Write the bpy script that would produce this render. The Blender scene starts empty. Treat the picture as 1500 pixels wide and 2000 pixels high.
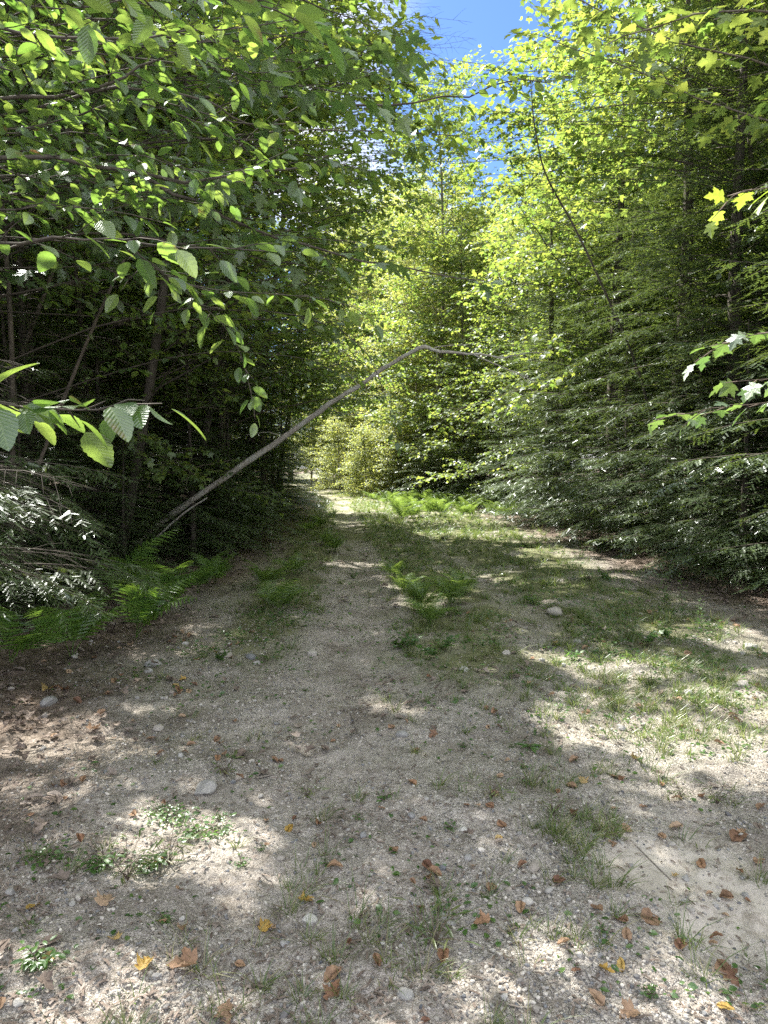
import bpy, math, random
import numpy as np
from mathutils import Vector

# ------------------------------------------------------------------ camera, sky, sun, exposure
SC = bpy.context.scene
SC.render.engine = 'CYCLES'
F_PX, PITCH, CAM_H = 1387.0, math.radians(4.1), 1.6
cam = bpy.data.objects.new('camera', bpy.data.cameras.new('camera'))
SC.collection.objects.link(cam); SC.camera = cam
cam.location = (0, 0, CAM_H); cam.rotation_euler = (math.pi/2 - PITCH, 0, 0)
cam.data.sensor_fit = 'VERTICAL'; cam.data.sensor_height = 24; cam.data.lens = 24*F_PX/2000
cam.data.clip_start = .05; cam.data.clip_end = 600

SUN_AZ, SUN_EL = math.radians(-41), math.radians(50)
W = bpy.data.worlds.new('World'); SC.world = W; W.use_nodes = True
nt = W.node_tree; bg = nt.nodes['Background']
sky = nt.nodes.new('ShaderNodeTexSky'); sky.sky_type = 'NISHITA'; sky.sun_disc = False
sky.sun_elevation = SUN_EL; sky.sun_rotation = SUN_AZ; sky.air_density = 1.0; sky.dust_density = .6; sky.ozone_density = 1.5
tc = nt.nodes.new('ShaderNodeTexCoord'); nz = nt.nodes.new('ShaderNodeTexNoise'); cr = nt.nodes.new('ShaderNodeValToRGB'); mx = nt.nodes.new('ShaderNodeMix')
mp = nt.nodes.new('ShaderNodeMapping'); mp.inputs['Scale'].default_value = (1, 1, 2.2); mp.inputs['Location'].default_value = (.35, .1, .55)
nt.links.new(tc.outputs['Generated'], mp.inputs[0]); nt.links.new(mp.outputs[0], nz.inputs[0])
nz.inputs['Scale'].default_value = 2.6; nz.inputs['Detail'].default_value = 7; nz.inputs['Roughness'].default_value = .55
cr.color_ramp.elements[0].position = .38; cr.color_ramp.elements[1].position = .54
mx.data_type = 'RGBA'; nt.links.new(nz.outputs['Fac'], cr.inputs[0])
dp = nt.nodes.new('ShaderNodeVectorMath'); dp.operation = 'DOT_PRODUCT'; nt.links.new(tc.outputs['Generated'], dp.inputs[0])   # a gap in the clouds over the road
dp.inputs[1].default_value = Vector((.16, 1, .50)).normalized(); hole = nt.nodes.new('ShaderNodeMapRange'); nt.links.new(dp.outputs['Value'], hole.inputs[0])
hole.inputs[1].default_value = math.cos(math.radians(15)); hole.inputs[2].default_value = math.cos(math.radians(7)); hole.inputs[3].default_value = 1; hole.inputs[4].default_value = 0
ml = nt.nodes.new('ShaderNodeMath'); ml.operation = 'MULTIPLY'; nt.links.new(cr.outputs[0], ml.inputs[0]); nt.links.new(hole.outputs[0], ml.inputs[1]); nt.links.new(ml.outputs[0], mx.inputs['Factor'])
tn = nt.nodes.new('ShaderNodeMix'); tn.data_type = 'RGBA'; tn.blend_type = 'MULTIPLY'; tn.inputs['Factor'].default_value = 1; tn.inputs['B'].default_value = (.50, .66, .92, 1)
nt.links.new(sky.outputs[0], tn.inputs['A']); nt.links.new(tn.outputs['Result'], mx.inputs['A']); mx.inputs['B'].default_value = (11.5, 11.35, 11.3, 1)
nt.links.new(mx.outputs['Result'], bg.inputs[0]); bg.inputs[1].default_value = .055

sl = bpy.data.lights.new('sun', 'SUN'); sl.energy = 4.6; sl.angle = math.radians(.53); sl.color = (1, .94, .83)
sun = bpy.data.objects.new('sun', sl); SC.collection.objects.link(sun); sun.location = (-10, 15, 30)
sdir = Vector((math.sin(SUN_AZ)*math.cos(SUN_EL), math.cos(SUN_AZ)*math.cos(SUN_EL), math.sin(SUN_EL)))
sun.rotation_euler = sdir.to_track_quat('Z', 'Y').to_euler()
SC.view_settings.view_transform = 'Standard'; SC.view_settings.look = 'None'
SC.view_settings.gamma = 1; SC.view_settings.exposure = 2.27
cy = SC.cycles
cy.max_bounces = 5; cy.diffuse_bounces = 4; cy.glossy_bounces = 1; cy.transmission_bounces = 2; cy.transparent_max_bounces = 4
cy.use_denoising = False; cy.caustics_reflective = False; cy.caustics_refractive = False
cy.sample_clamp_indirect = 4

# ------------------------------------------------------------------ helpers
def P(px, py, Y):
    """point at depth Y that the photograph shows at pixel (px, py)"""
    u = (px-750)/F_PX; v = -(py-1000)/F_PX
    d = np.array([u, math.cos(PITCH)+v*math.sin(PITCH), -math.sin(PITCH)+v*math.cos(PITCH)])
    return np.array([0, 0, CAM_H]) + d*(Y/d[1])
def G(px, py):
    z = 0.
    for _ in range(6):
        u = (px-750)/F_PX; v = -(py-1000)/F_PX
        d = np.array([u, math.cos(PITCH)+v*math.sin(PITCH), -math.sin(PITCH)+v*math.cos(PITCH)])
        p = np.array([0, 0, CAM_H]) + d*((z-CAM_H)/d[2]); z = float(gh(p[0], p[1]))
    return np.array([p[0], p[1], z])

def _h(ix, iy, s):
    n = (ix*374761393 + iy*668265263 + s*69069) & 0xffffffff
    n = ((n ^ (n >> 13))*1274126177) & 0xffffffff
    return ((n ^ (n >> 16)) & 0xffff)/65535.
def vn(x, y, f, s=0):
    x = np.asarray(x, float)*f; y = np.asarray(y, float)*f
    ix = np.floor(x).astype(np.int64); iy = np.floor(y).astype(np.int64); fx = x-ix; fy = y-iy
    fx = fx*fx*(3-2*fx); fy = fy*fy*(3-2*fy)
    a = _h(ix, iy, s); b = _h(ix+1, iy, s); c = _h(ix, iy+1, s); d = _h(ix+1, iy+1, s)
    return (a*(1-fx)+b*fx)*(1-fy) + (c*(1-fx)+d*fx)*fy
def fbm(x, y, f, o=4, s=0):
    return sum(vn(x, y, f*2**k, s+k)*.5**k for k in range(o))/sum(.5**k for k in range(o))
def sst(a, b, x): t = np.clip((np.asarray(x, float)-a)/(b-a), 0, 1); return t*t*(3-2*t)
def xl(y): return np.interp(y, [-5, 0, 3.6, 7.3, 11, 15, 28, 40, 60], [-.5, -.5, -.35, -.15, -.35, -.65, -1.7, -4, -9])   # centre of the left wheel track
def ledge(y): return np.interp(y, [-5, 2, 3.4, 4.4, 5.4, 6.7, 10, 19, 30, 40, 60], [-2.2, -1.75, -1.85, -1.75, -2.1, -2.25, -2.2, -2.2, -2.7, -5.5, -11])
def redge(y): return np.interp(y, [-5, 5, 7.3, 12, 21, 30, 40, 60], [5., 4.6, 3.9, 3.7, 3.1, 2.4, 0, -6])
def sandm(x, y):
    d = np.hypot((x-1.22-.1*(y-2.7))/.42, (y-2.62)/.50)
    return (1-sst(.5, 1.15, d+.8*(fbm(x, y, 4, 4, 31)-.5)))*(1-.4*sst(.54, .68, fbm(x, y, 9, 3, 33)))
def litter(x, y):
    r = sst(-.5, .7, x-redge(y)+1.2*(fbm(x, y, 1.3, 3, 5)-.5)+.25)
    l = sst(-.5, .6, ledge(y)-x+1.1*(fbm(x, y, 1.3, 3, 6)-.5)+.2)
    return np.clip(r+l, 0, 1)
def gh(x, y):
    x = np.asarray(x, float); y = np.asarray(y, float)
    z = -.045*np.exp(-((x-xl(y))/.3)**2) - .04*np.exp(-((x-xl(y)-1.75)/.3)**2)
    z = z + .28*sst(0, 3.5, x-redge(y)) + .3*sst(0, 3.5, ledge(y)-x)
    z = z + .10*(fbm(x, y, .45, 3, 1)-.5) + .07*(fbm(x, y, 2.2, 3, 2)-.5)
    rough = 1-.85*sandm(x, y)
    z = z - .035*sandm(x, y) + rough*(.04*(fbm(x, y, 8, 3, 3)-.5) + .016*(fbm(x, y, 38, 2, 4)-.5))
    return z

COL = SC.collection
def mesh(name, V, F, mats, mi=None, uv=None, smooth=False):
    me = bpy.data.meshes.new(name); V = np.asarray(V, np.float32); F = np.asarray(F, np.int32); n = len(F)
    me.vertices.add(len(V)); me.vertices.foreach_set('co', V.ravel())
    me.loops.add(n*3); me.loops.foreach_set('vertex_index', F.ravel())
    me.polygons.add(n); me.polygons.foreach_set('loop_start', np.arange(0, n*3, 3, dtype=np.int32))
    me.polygons.foreach_set('loop_total', np.full(n, 3, np.int32))
    if mi is not None: me.polygons.foreach_set('material_index', np.asarray(mi, np.int32))
    me.polygons.foreach_set('use_smooth', np.full(n, smooth))
    if uv is not None:
        l = me.uv_layers.new(name='leaf'); l.data.foreach_set('uv', np.asarray(uv, np.float32)[F.ravel()].ravel())
    for m in (mats if isinstance(mats, (list, tuple)) else [mats]): me.materials.append(m)
    me.update(); return me
KV = {}
class MB:
    def __init__(s): s.V = []; s.F = []; s.U = []; s.n = 0
    def add(s, V, F, U=None):
        V = np.asarray(V, np.float32).reshape(-1, 3); s.V.append(V); s.F.append(np.asarray(F, np.int32).reshape(-1, 3)+s.n); s.n += len(V)
        s.U.append(np.zeros((len(V), 2), np.float32) if U is None else U)
    def tube(s, pts, r0, r1=None, k=5, cap=True):
        pts = np.asarray(pts, float); n = len(pts); r1 = r0 if r1 is None else r1
        r = np.linspace(r0, r1, n) if np.isscalar(r0) else np.asarray(r0)
        t = np.gradient(pts, axis=0); t /= np.linalg.norm(t, axis=1)[:, None]+1e-9
        a = np.array([0, 0, 1.]) if abs(t[0, 2]) < .9 else np.array([1., 0, 0])
        u = np.cross(t, a); u /= np.linalg.norm(u, axis=1)[:, None]+1e-9; v = np.cross(t, u)
        an = np.arange(k)*2*math.pi/k
        V = pts[:, None]+r[:, None, None]*(np.cos(an)[None, :, None]*u[:, None]+np.sin(an)[None, :, None]*v[:, None])
        i = np.arange(n-1)[:, None]*k; j = np.arange(k)[None]; j2 = (j+1) % k
        q = np.stack([i+j, i+j2, i+k+j2, i+k+j], -1).reshape(-1, 4)
        s.add(V.reshape(-1, 3), np.concatenate([q[:, [0, 1, 2]], q[:, [0, 2, 3]]]))
    def scatter(s, T, TF, pos, d, nrm, size):
        pos = np.asarray(pos, float); d = np.asarray(d, float); nrm = np.asarray(nrm, float); size = np.asarray(size, float)
        if len(pos) == 0: return
        s.k = len(T)
        d = d/(np.linalg.norm(d, axis=1)[:, None]+1e-9); x = np.cross(d, nrm); x /= np.linalg.norm(x, axis=1)[:, None]+1e-9; nrm = np.cross(x, d)
        V = pos[:, None]+size[:, None, None]*(T[None, :, 0:1]*x[:, None]+T[None, :, 1:2]*d[:, None]+T[None, :, 2:3]*nrm[:, None])
        Fa = TF[None]+(np.arange(len(pos))*len(T))[:, None, None]
        s.add(V.reshape(-1, 3), Fa.reshape(-1, 3), np.tile(T[:, :2], (len(pos), 1)).astype(np.float32))
    def mesh(s, name, mats, smooth=False, uv=False):
        me_ = mesh(name, np.concatenate(s.V), np.concatenate(s.F), mats, uv=np.concatenate(s.U) if uv else None, smooth=smooth)
        if getattr(s, 'k', None): KV[me_.name] = s.k
        return me_
def ob(name, me, parent=None):
    o = bpy.data.objects.new(name, me); COL.objects.link(o)
    if parent: o.parent = parent
    return o
def tag(o, label, cat, group=None, kind=None):
    if label: o['label'] = label
    if cat: o['category'] = cat
    if group: o['group'] = group
    if kind: o['kind'] = kind
    return o
def thing(name, label, cat, loc=(0, 0, 0), rz=0, group=None, sc=1):
    o = ob(name, None); o.location = [float(a) for a in loc]; o.rotation_euler = (0, 0, rz); o.scale = (sc,)*3; o.empty_display_size = .1
    return tag(o, label, cat, group)
def dup(root, loc, rz=0, sc=1, label=None, group=None, tilt=(0, 0)):
    r = root.copy(); COL.objects.link(r); r.location = [float(a) for a in loc]; r.rotation_euler = (tilt[0], tilt[1], rz); r.scale = (sc,)*3
    if label: r['label'] = label
    if group: r['group'] = group
    for ch in list(root.children):
        c = ch.copy(); COL.objects.link(c); c.parent = r
    return r
def unit(v): v = np.asarray(v, float); return v/(np.linalg.norm(v)+1e-9)
def smooth_path(pts, n):
    pts = np.asarray(pts, float); t = np.linspace(0, 1, len(pts)); T = np.linspace(0, 1, n)
    out = np.stack([np.interp(T, t, pts[:, k]) for k in range(3)], 1)
    for _ in range(2): out[1:-1] = .25*out[:-2]+.5*out[1:-1]+.25*out[2:]
    return out

# ------------------------------------------------------------------ leaf shapes
def fan(half, c, fold=.12, droop=.18):
    """closed outline from the right half of a leaf, fan of triangles round a centre, folded on the midrib and drooping"""
    r = np.array(half, float); l = r[1:-1][::-1]*[-1, 1]; o = np.concatenate([r, l]); n = len(o)
    xy = np.concatenate([[c], o]); z = fold*np.abs(xy[:, 0]) - droop*xy[:, 1]**2 - .15*xy[:, 0]**2
    F = [[0, 1+i, 1+(i+1) % n] for i in range(n)]
    return np.column_stack([xy, z]), np.array(F)
MAPLE_HI = fan([(0, .0), (.10, -.05), (.24, -.03), (.44, .03), (.38, .12), (.30, .2), (.42, .27), (.47, .36), (.62, .52), (.48, .52), (.42, .58), (.33, .52), (.19, .56), (.22, .68), (.29, .76), (.17, .82), (.12, .93), (0, 1.08)], (0, .28))
MAPLE_LO = fan([(0, 0), (.42, .03), (.29, .22), (.6, .52), (.2, .55), (.22, .76), (0, 1.06)], (0, .3))
MAPLE_XS = fan([(0, 0), (.42, .1), (.56, .55), (.16, .55), (0, 1.05)], (0, .4))
def ovate(wmax=.3, n=7, serr=.0, fold=.15, droop=.22):
    ys = np.linspace(0, 1, n); w = wmax*np.sin(math.pi*ys**.8)**.8; w[0] = 0; w[-1] = 0
    mid = np.column_stack([np.zeros(n), ys, -droop*ys**2])
    V = [mid]; F = []
    for s in (1, -1):
        k = len(V[0]) if s == 1 else 2*n-2
        side = np.column_stack([s*w[1:-1]*(1+serr*((np.arange(n-2) % 2)*2-1)), ys[1:-1]+.03, -droop*ys[1:-1]**2+fold*w[1:-1]])
        V.append(side); b = n if s == 1 else n+n-2
        for i in range(n-1):
            a, c = i, i+1
            sa = b+i-1 if i > 0 else None; sc_ = b+i if i < n-2 else None
            if sa is None: F.append([a, c, sc_])
            elif sc_ is None: F.append([a, c, sa])
            else: F += [[a, c, sc_], [a, sc_, sa]]
    return np.concatenate(V), np.array(F)
BEECH_HI = ovate(.29, 15, .05); BEECH_MD = ovate(.3, 6); BEECH_LO = ovate(.32, 4)
def needle_spray(n=6, w=.16):
    """flat evergreen twiglet: a thin stem with needle pairs"""
    V = [(-.012, 0, 0), (.012, 0, 0), (0, 1, -.06)]; F = [(0, 1, 2)]
    for i in range(n):
        y = (i+.2)/n; L = w*(1-.45*(y**2))
        for s in (1, -1):
            k = len(V); V += [(0, y, -.06*y), (0, y+.85/n, -.06*y), (s*L, y+.10+.05*(i % 2), -.06*y+.015)]; F.append((k, k+1, k+2))
    return np.array(V, float), np.array(F)
NEED_HI = needle_spray(10, .2); NEED = needle_spray(4, .2)
NEED_LO = (np.array([(0, 0, 0), (.15, .3, .0), (.02, .55, 0), (.13, .75, 0), (0, 1.05, -.05), (-.12, .7, 0), (-.02, .5, 0), (-.15, .28, 0)]),
           np.array([(0, 1, 7), (1, 2, 6), (1, 6, 7), (2, 3, 5), (2, 5, 6), (3, 4, 5)]))

# ------------------------------------------------------------------ materials
def newmat(name):
    m = bpy.data.materials.new(name); m.use_nodes = True; t = m.node_tree
    for n in list(t.nodes): t.nodes.remove(n)
    out = t.nodes.new('ShaderNodeOutputMaterial'); return m, t, out
def N(t, k, **kw):
    n = t.nodes.new('ShaderNode'+k)
    for a, b in kw.items(): setattr(n, a, b)
    return n
def ramp(t, src, stops):
    r = N(t, 'ValToRGB'); e = r.color_ramp.elements
    while len(e) < len(stops): e.new(.5)
    for q, (p, c) in zip(e, stops): q.position = p; q.color = (*c, 1)
    if src is not None: t.links.new(src, r.inputs[0])
    return r.outputs[0]
def mix(t, a, b, f, mode='MIX'):
    m = N(t, 'Mix', data_type='RGBA', blend_type=mode)
    for s, k in ((f, 'Factor'), (a, 'A'), (b, 'B')):
        if isinstance(s, (int, float)): m.inputs[k].default_value = s
        elif isinstance(s, tuple): m.inputs[k].default_value = (*s, 1)
        else: t.links.new(s, m.inputs[k])
    return m.outputs['Result']
def leafmat(name, cols, tr, gloss=.07, rough=.38, trans=.45, veins=False, spots=None):
    m, t, out = newmat(name); geo = N(t, 'NewGeometry'); oi = N(t, 'ObjectInfo')
    c = ramp(t, geo.outputs['Random Per Island'], [(0, cols[0]), (.5, cols[1]), (1, cols[2])])
    tcol = ramp(t, geo.outputs['Random Per Island'], [(0, tr[0]), (1, tr[1])])
    hs = N(t, 'HueSaturation'); ma = N(t, 'MapRange'); t.links.new(oi.outputs['Random'], ma.inputs[0]); ma.inputs[3].default_value = .8; ma.inputs[4].default_value = 1.2
    t.links.new(ma.outputs[0], hs.inputs['Value']); t.links.new(c, hs.inputs['Color']); c = hs.outputs[0]
    bump = None
    if spots:
        tc = N(t, 'TexCoord'); n = N(t, 'TexNoise'); n.inputs['Scale'].default_value = 9; n.inputs['Detail'].default_value = 5; t.links.new(tc.outputs['Object'], n.inputs[0])
        k = ramp(t, n.outputs['Fac'], [(.66, (0, 0, 0)), (.73, (1, 1, 1))]); c = mix(t, c, spots, k); tcol = mix(t, tcol, spots, k)
    if veins:
        uv = N(t, 'UVMap', uv_map='leaf'); sx = N(t, 'SeparateXYZ'); t.links.new(uv.outputs[0], sx.inputs[0])
        ab = N(t, 'Math', operation='ABSOLUTE'); t.links.new(sx.outputs[0], ab.inputs[0])
        a = N(t, 'Math', operation='MULTIPLY_ADD'); t.links.new(ab.outputs[0], a.inputs[0]); a.inputs[1].default_value = -1.1; t.links.new(sx.outputs[1], a.inputs[2])
        b = N(t, 'Math', operation='MULTIPLY'); t.links.new(a.outputs[0], b.inputs[0]); b.inputs[1].default_value = 62.
        s = N(t, 'Math', operation='SINE'); t.links.new(b.outputs[0], s.inputs[0])
        vv = ramp(t, s.outputs[0], [(.80, (0, 0, 0)), (1., (1, 1, 1))]); md = ramp(t, ab.outputs[0], [(.008, (1, 1, 1)), (.022, (0, 0, 0))])
        v = mix(t, vv, md, .5, 'LIGHTEN' if False else 'ADD')
        c = mix(t, c, mix(t, c, (.35, .45, .18), .45), v); tcol = mix(t, tcol, mix(t, tcol, (.03, .08, .01), .4), v)
        bump = N(t, 'Bump'); bump.inputs['Strength'].default_value = .35; bump.inputs['Distance'].default_value = .002; t.links.new(s.outputs[0], bump.inputs['Height'])
    d = N(t, 'BsdfDiffuse'); tl = N(t, 'BsdfTranslucent'); g = N(t, 'BsdfGlossy'); g.inputs['Roughness'].default_value = rough; g.inputs['Color'].default_value = (.9, .95, 1, 1)
    t.links.new(c, d.inputs[0]); t.links.new(tcol, tl.inputs[0])
    if bump: t.links.new(bump.outputs[0], d.inputs['Normal']); t.links.new(bump.outputs[0], g.inputs['Normal'])
    m1 = N(t, 'MixShader'); m1.inputs[0].default_value = trans; t.links.new(d.outputs[0], m1.inputs[1]); t.links.new(tl.outputs[0], m1.inputs[2])
    m2 = N(t, 'MixShader'); m2.inputs[0].default_value = gloss; t.links.new(m1.outputs[0], m2.inputs[1]); t.links.new(g.outputs[0], m2.inputs[2])
    t.links.new(m2.outputs[0], out.inputs[0]); return m
def barkmat(name, c1, c2, scale=18, stretch=.25, lich=None, rings=False):
    m, t, out = newmat(name); tc = N(t, 'TexCoord'); mp = N(t, 'Mapping'); mp.inputs['Scale'].default_value = (1, 1, stretch) if not rings else (.4, .4, 5)
    t.links.new(tc.outputs['Object'], mp.inputs[0]); n = N(t, 'TexNoise'); n.inputs['Scale'].default_value = scale; n.inputs['Detail'].default_value = 8; n.inputs['Roughness'].default_value = .7
    t.links.new(mp.outputs[0], n.inputs[0]); c = ramp(t, n.outputs['Fac'], [(.3, c1), (.68, c2)])
    if lich:
        n2 = N(t, 'TexNoise'); n2.inputs['Scale'].default_value = 7; n2.inputs['Detail'].default_value = 6; t.links.new(tc.outputs['Object'], n2.inputs[0])
        c = mix(t, c, lich, ramp(t, n2.outputs['Fac'], [(.5, (0, 0, 0)), (.62, (.8, .8, .8))]))
    b = N(t, 'BsdfPrincipled'); b.inputs['Roughness'].default_value = .85; t.links.new(c, b.inputs['Base Color'])
    bp = N(t, 'Bump'); bp.inputs['Strength'].default_value = .6; bp.inputs['Distance'].default_value = .01; t.links.new(n.outputs['Fac'], bp.inputs['Height']); t.links.new(bp.outputs[0], b.inputs['Normal'])
    t.links.new(b.outputs[0], out.inputs[0]); return m
def plainmat(name, cols, rough=.8, by='island', spots=None, trans=0, scale=40):
    m, t, out = newmat(name); src = N(t, 'NewGeometry').outputs['Random Per Island'] if by == 'island' else N(t, 'ObjectInfo').outputs['Random']
    k = len(cols)-1; c = ramp(t, src, [(i/k, q) for i, q in enumerate(cols)])
    tc = N(t, 'TexCoord'); n = N(t, 'TexNoise'); n.inputs['Scale'].default_value = scale; n.inputs['Detail'].default_value = 6; t.links.new(tc.outputs['Object'], n.inputs[0])
    c = mix(t, c, ramp(t, n.outputs['Fac'], [(.3, (.6, .6, .6)), (.7, (1.25, 1.25, 1.25))]), .75, 'MULTIPLY')
    if spots: c = mix(t, c, spots, ramp(t, n.outputs['Fac'], [(.58, (0, 0, 0)), (.68, (1, 1, 1))]))
    b = N(t, 'BsdfPrincipled'); b.inputs['Roughness'].default_value = rough; t.links.new(c, b.inputs['Base Color'])
    bp = N(t, 'Bump'); bp.inputs['Strength'].default_value = .5; bp.inputs['Distance'].default_value = .004; t.links.new(n.outputs['Fac'], bp.inputs['Height']); t.links.new(bp.outputs[0], b.inputs['Normal'])
    if trans:
        tl = N(t, 'BsdfTranslucent'); t.links.new(c, tl.inputs[0]); ms = N(t, 'MixShader'); ms.inputs[0].default_value = trans
        t.links.new(b.outputs[0], ms.inputs[1]); t.links.new(tl.outputs[0], ms.inputs[2]); t.links.new(ms.outputs[0], out.inputs[0])
    else: t.links.new(b.outputs[0], out.inputs[0])
    return m
M_MAPLE = leafmat('maple_leaves', [(.065, .11, .03), (.085, .145, .04), (.14, .20, .05)], [(.19, .32, .055), (.43, .50, .085)], gloss=.05, rough=.5, trans=.5)
M_MAPLEN = leafmat('maple_leaves_close', [(.05, .10, .045), (.07, .13, .05), (.11, .18, .06)], [(.14, .28, .05), (.28, .43, .08)], gloss=.12, rough=.42, trans=.4, veins=True)
M_BEECH = leafmat('beech_leaves', [(.055, .10, .035), (.075, .13, .045), (.12, .18, .05)], [(.19, .34, .05), (.38, .50, .08)], gloss=.06, rough=.45, trans=.5)
M_BEECHN = leafmat('beech_leaves_close', [(.055, .11, .04), (.075, .14, .05), (.13, .2, .06)], [(.18, .35, .05), (.38, .52, .09)], gloss=.08, trans=.5, veins=True, spots=(.24, .14, .06))
M_BIRCH = leafmat('birch_leaves', [(.13, .18, .05), (.18, .24, .07), (.23, .27, .09)], [(.40, .50, .11), (.62, .63, .15)], gloss=.05, rough=.5, trans=.5)
M_HEML = leafmat('hemlock_needles', [(.045, .08, .033), (.068, .112, .042), (.11, .165, .05)], [(.10, .17, .035), (.24, .32, .05)], gloss=.12, rough=.4, trans=.3)
M_PINE = leafmat('pine_needles', [(.05, .11, .05), (.06, .13, .055), (.10, .17, .06)], [(.08, .17, .05), (.13, .24, .06)], gloss=.08, rough=.35, trans=.25)
M_YELLOW = leafmat('yellowing_leaves', [(.15, .22, .03), (.20, .27, .04), (.13, .21, .03)], [(.36, .54, .05), (.48, .60, .07)])
M_RED = leafmat('red_leaves', [(.3, .03, .02), (.35, .05, .03), (.3, .1, .03)], [(.6, .05, .03), (.6, .12, .04)])
M_FERN = leafmat('fern_green', [(.08, .16, .04), (.11, .2, .045), (.14, .24, .05)], [(.2, .38, .05), (.3, .48, .06)], gloss=.04)
M_FERNL = leafmat('fern_bright', [(.09, .16, .04), (.12, .2, .045), (.16, .23, .05)], [(.2, .33, .06), (.3, .4, .07)], gloss=.04)
M_GRASS = leafmat('grass_blades', [(.07, .12, .035), (.11, .16, .05), (.26, .24, .13)], [(.18, .3, .05), (.32, .36, .12)], gloss=.04)
M_WEED = leafmat('weed_leaves', [(.05, .11, .03), (.07, .15, .04), (.11, .19, .05)], [(.12, .28, .04), (.2, .36, .05)], gloss=.05)
M_BARK = barkmat('grey_brown_bark', (.05, .042, .034), (.16, .135, .11))
M_BARKD = barkmat('dark_bark', (.035, .03, .025), (.10, .085, .07))
M_BIRCHB = barkmat('birch_bark', (.10, .085, .07), (.42, .38, .32), 9, rings=True)
M_DEAD = barkmat('weathered_dead_bark', (.19, .175, .16), (.46, .43, .39), 26, .3, lich=(.42, .43, .40))
M_TWIG = barkmat('twig_bark', (.05, .035, .028), (.13, .10, .075), 40)
M_TWIGP = barkmat('pale_dead_twigs', (.13, .115, .10), (.30, .27, .24), 40)
M_DRY = plainmat('dry_leaves', [(.16, .08, .05), (.36, .24, .155), (.23, .12, .07), (.44, .32, .22), (.33, .19, .11)], .7, 'object', trans=.2, scale=5)
M_DRYY = plainmat('yellow_dry_leaves', [(.42, .27, .06), (.5, .36, .12), (.45, .33, .16)], .6, 'object', spots=(.2, .1, .03), trans=.25, scale=5)
M_LITTER = plainmat('leaf_litter', [(.085, .062, .05), (.21, .165, .14), (.13, .10, .085), (.34, .29, .26), (.18, .14, .12), (.27, .22, .19)], .8, trans=.1)
M_STONE = plainmat('stones', [(.17, .18, .20), (.40, .385, .36), (.25, .25, .255), (.50, .49, .47), (.30, .27, .24), (.42, .40, .38)], .75, 'object', scale=30)
M_GRAVEL = plainmat('gravel', [(.07, .08, .10), (.34, .31, .28), (.16, .17, .19), (.48, .455, .42), (.22, .19, .16), (.60, .57, .53), (.30, .28, .25), (.12, .12, .13)], .8, scale=60)

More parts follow.
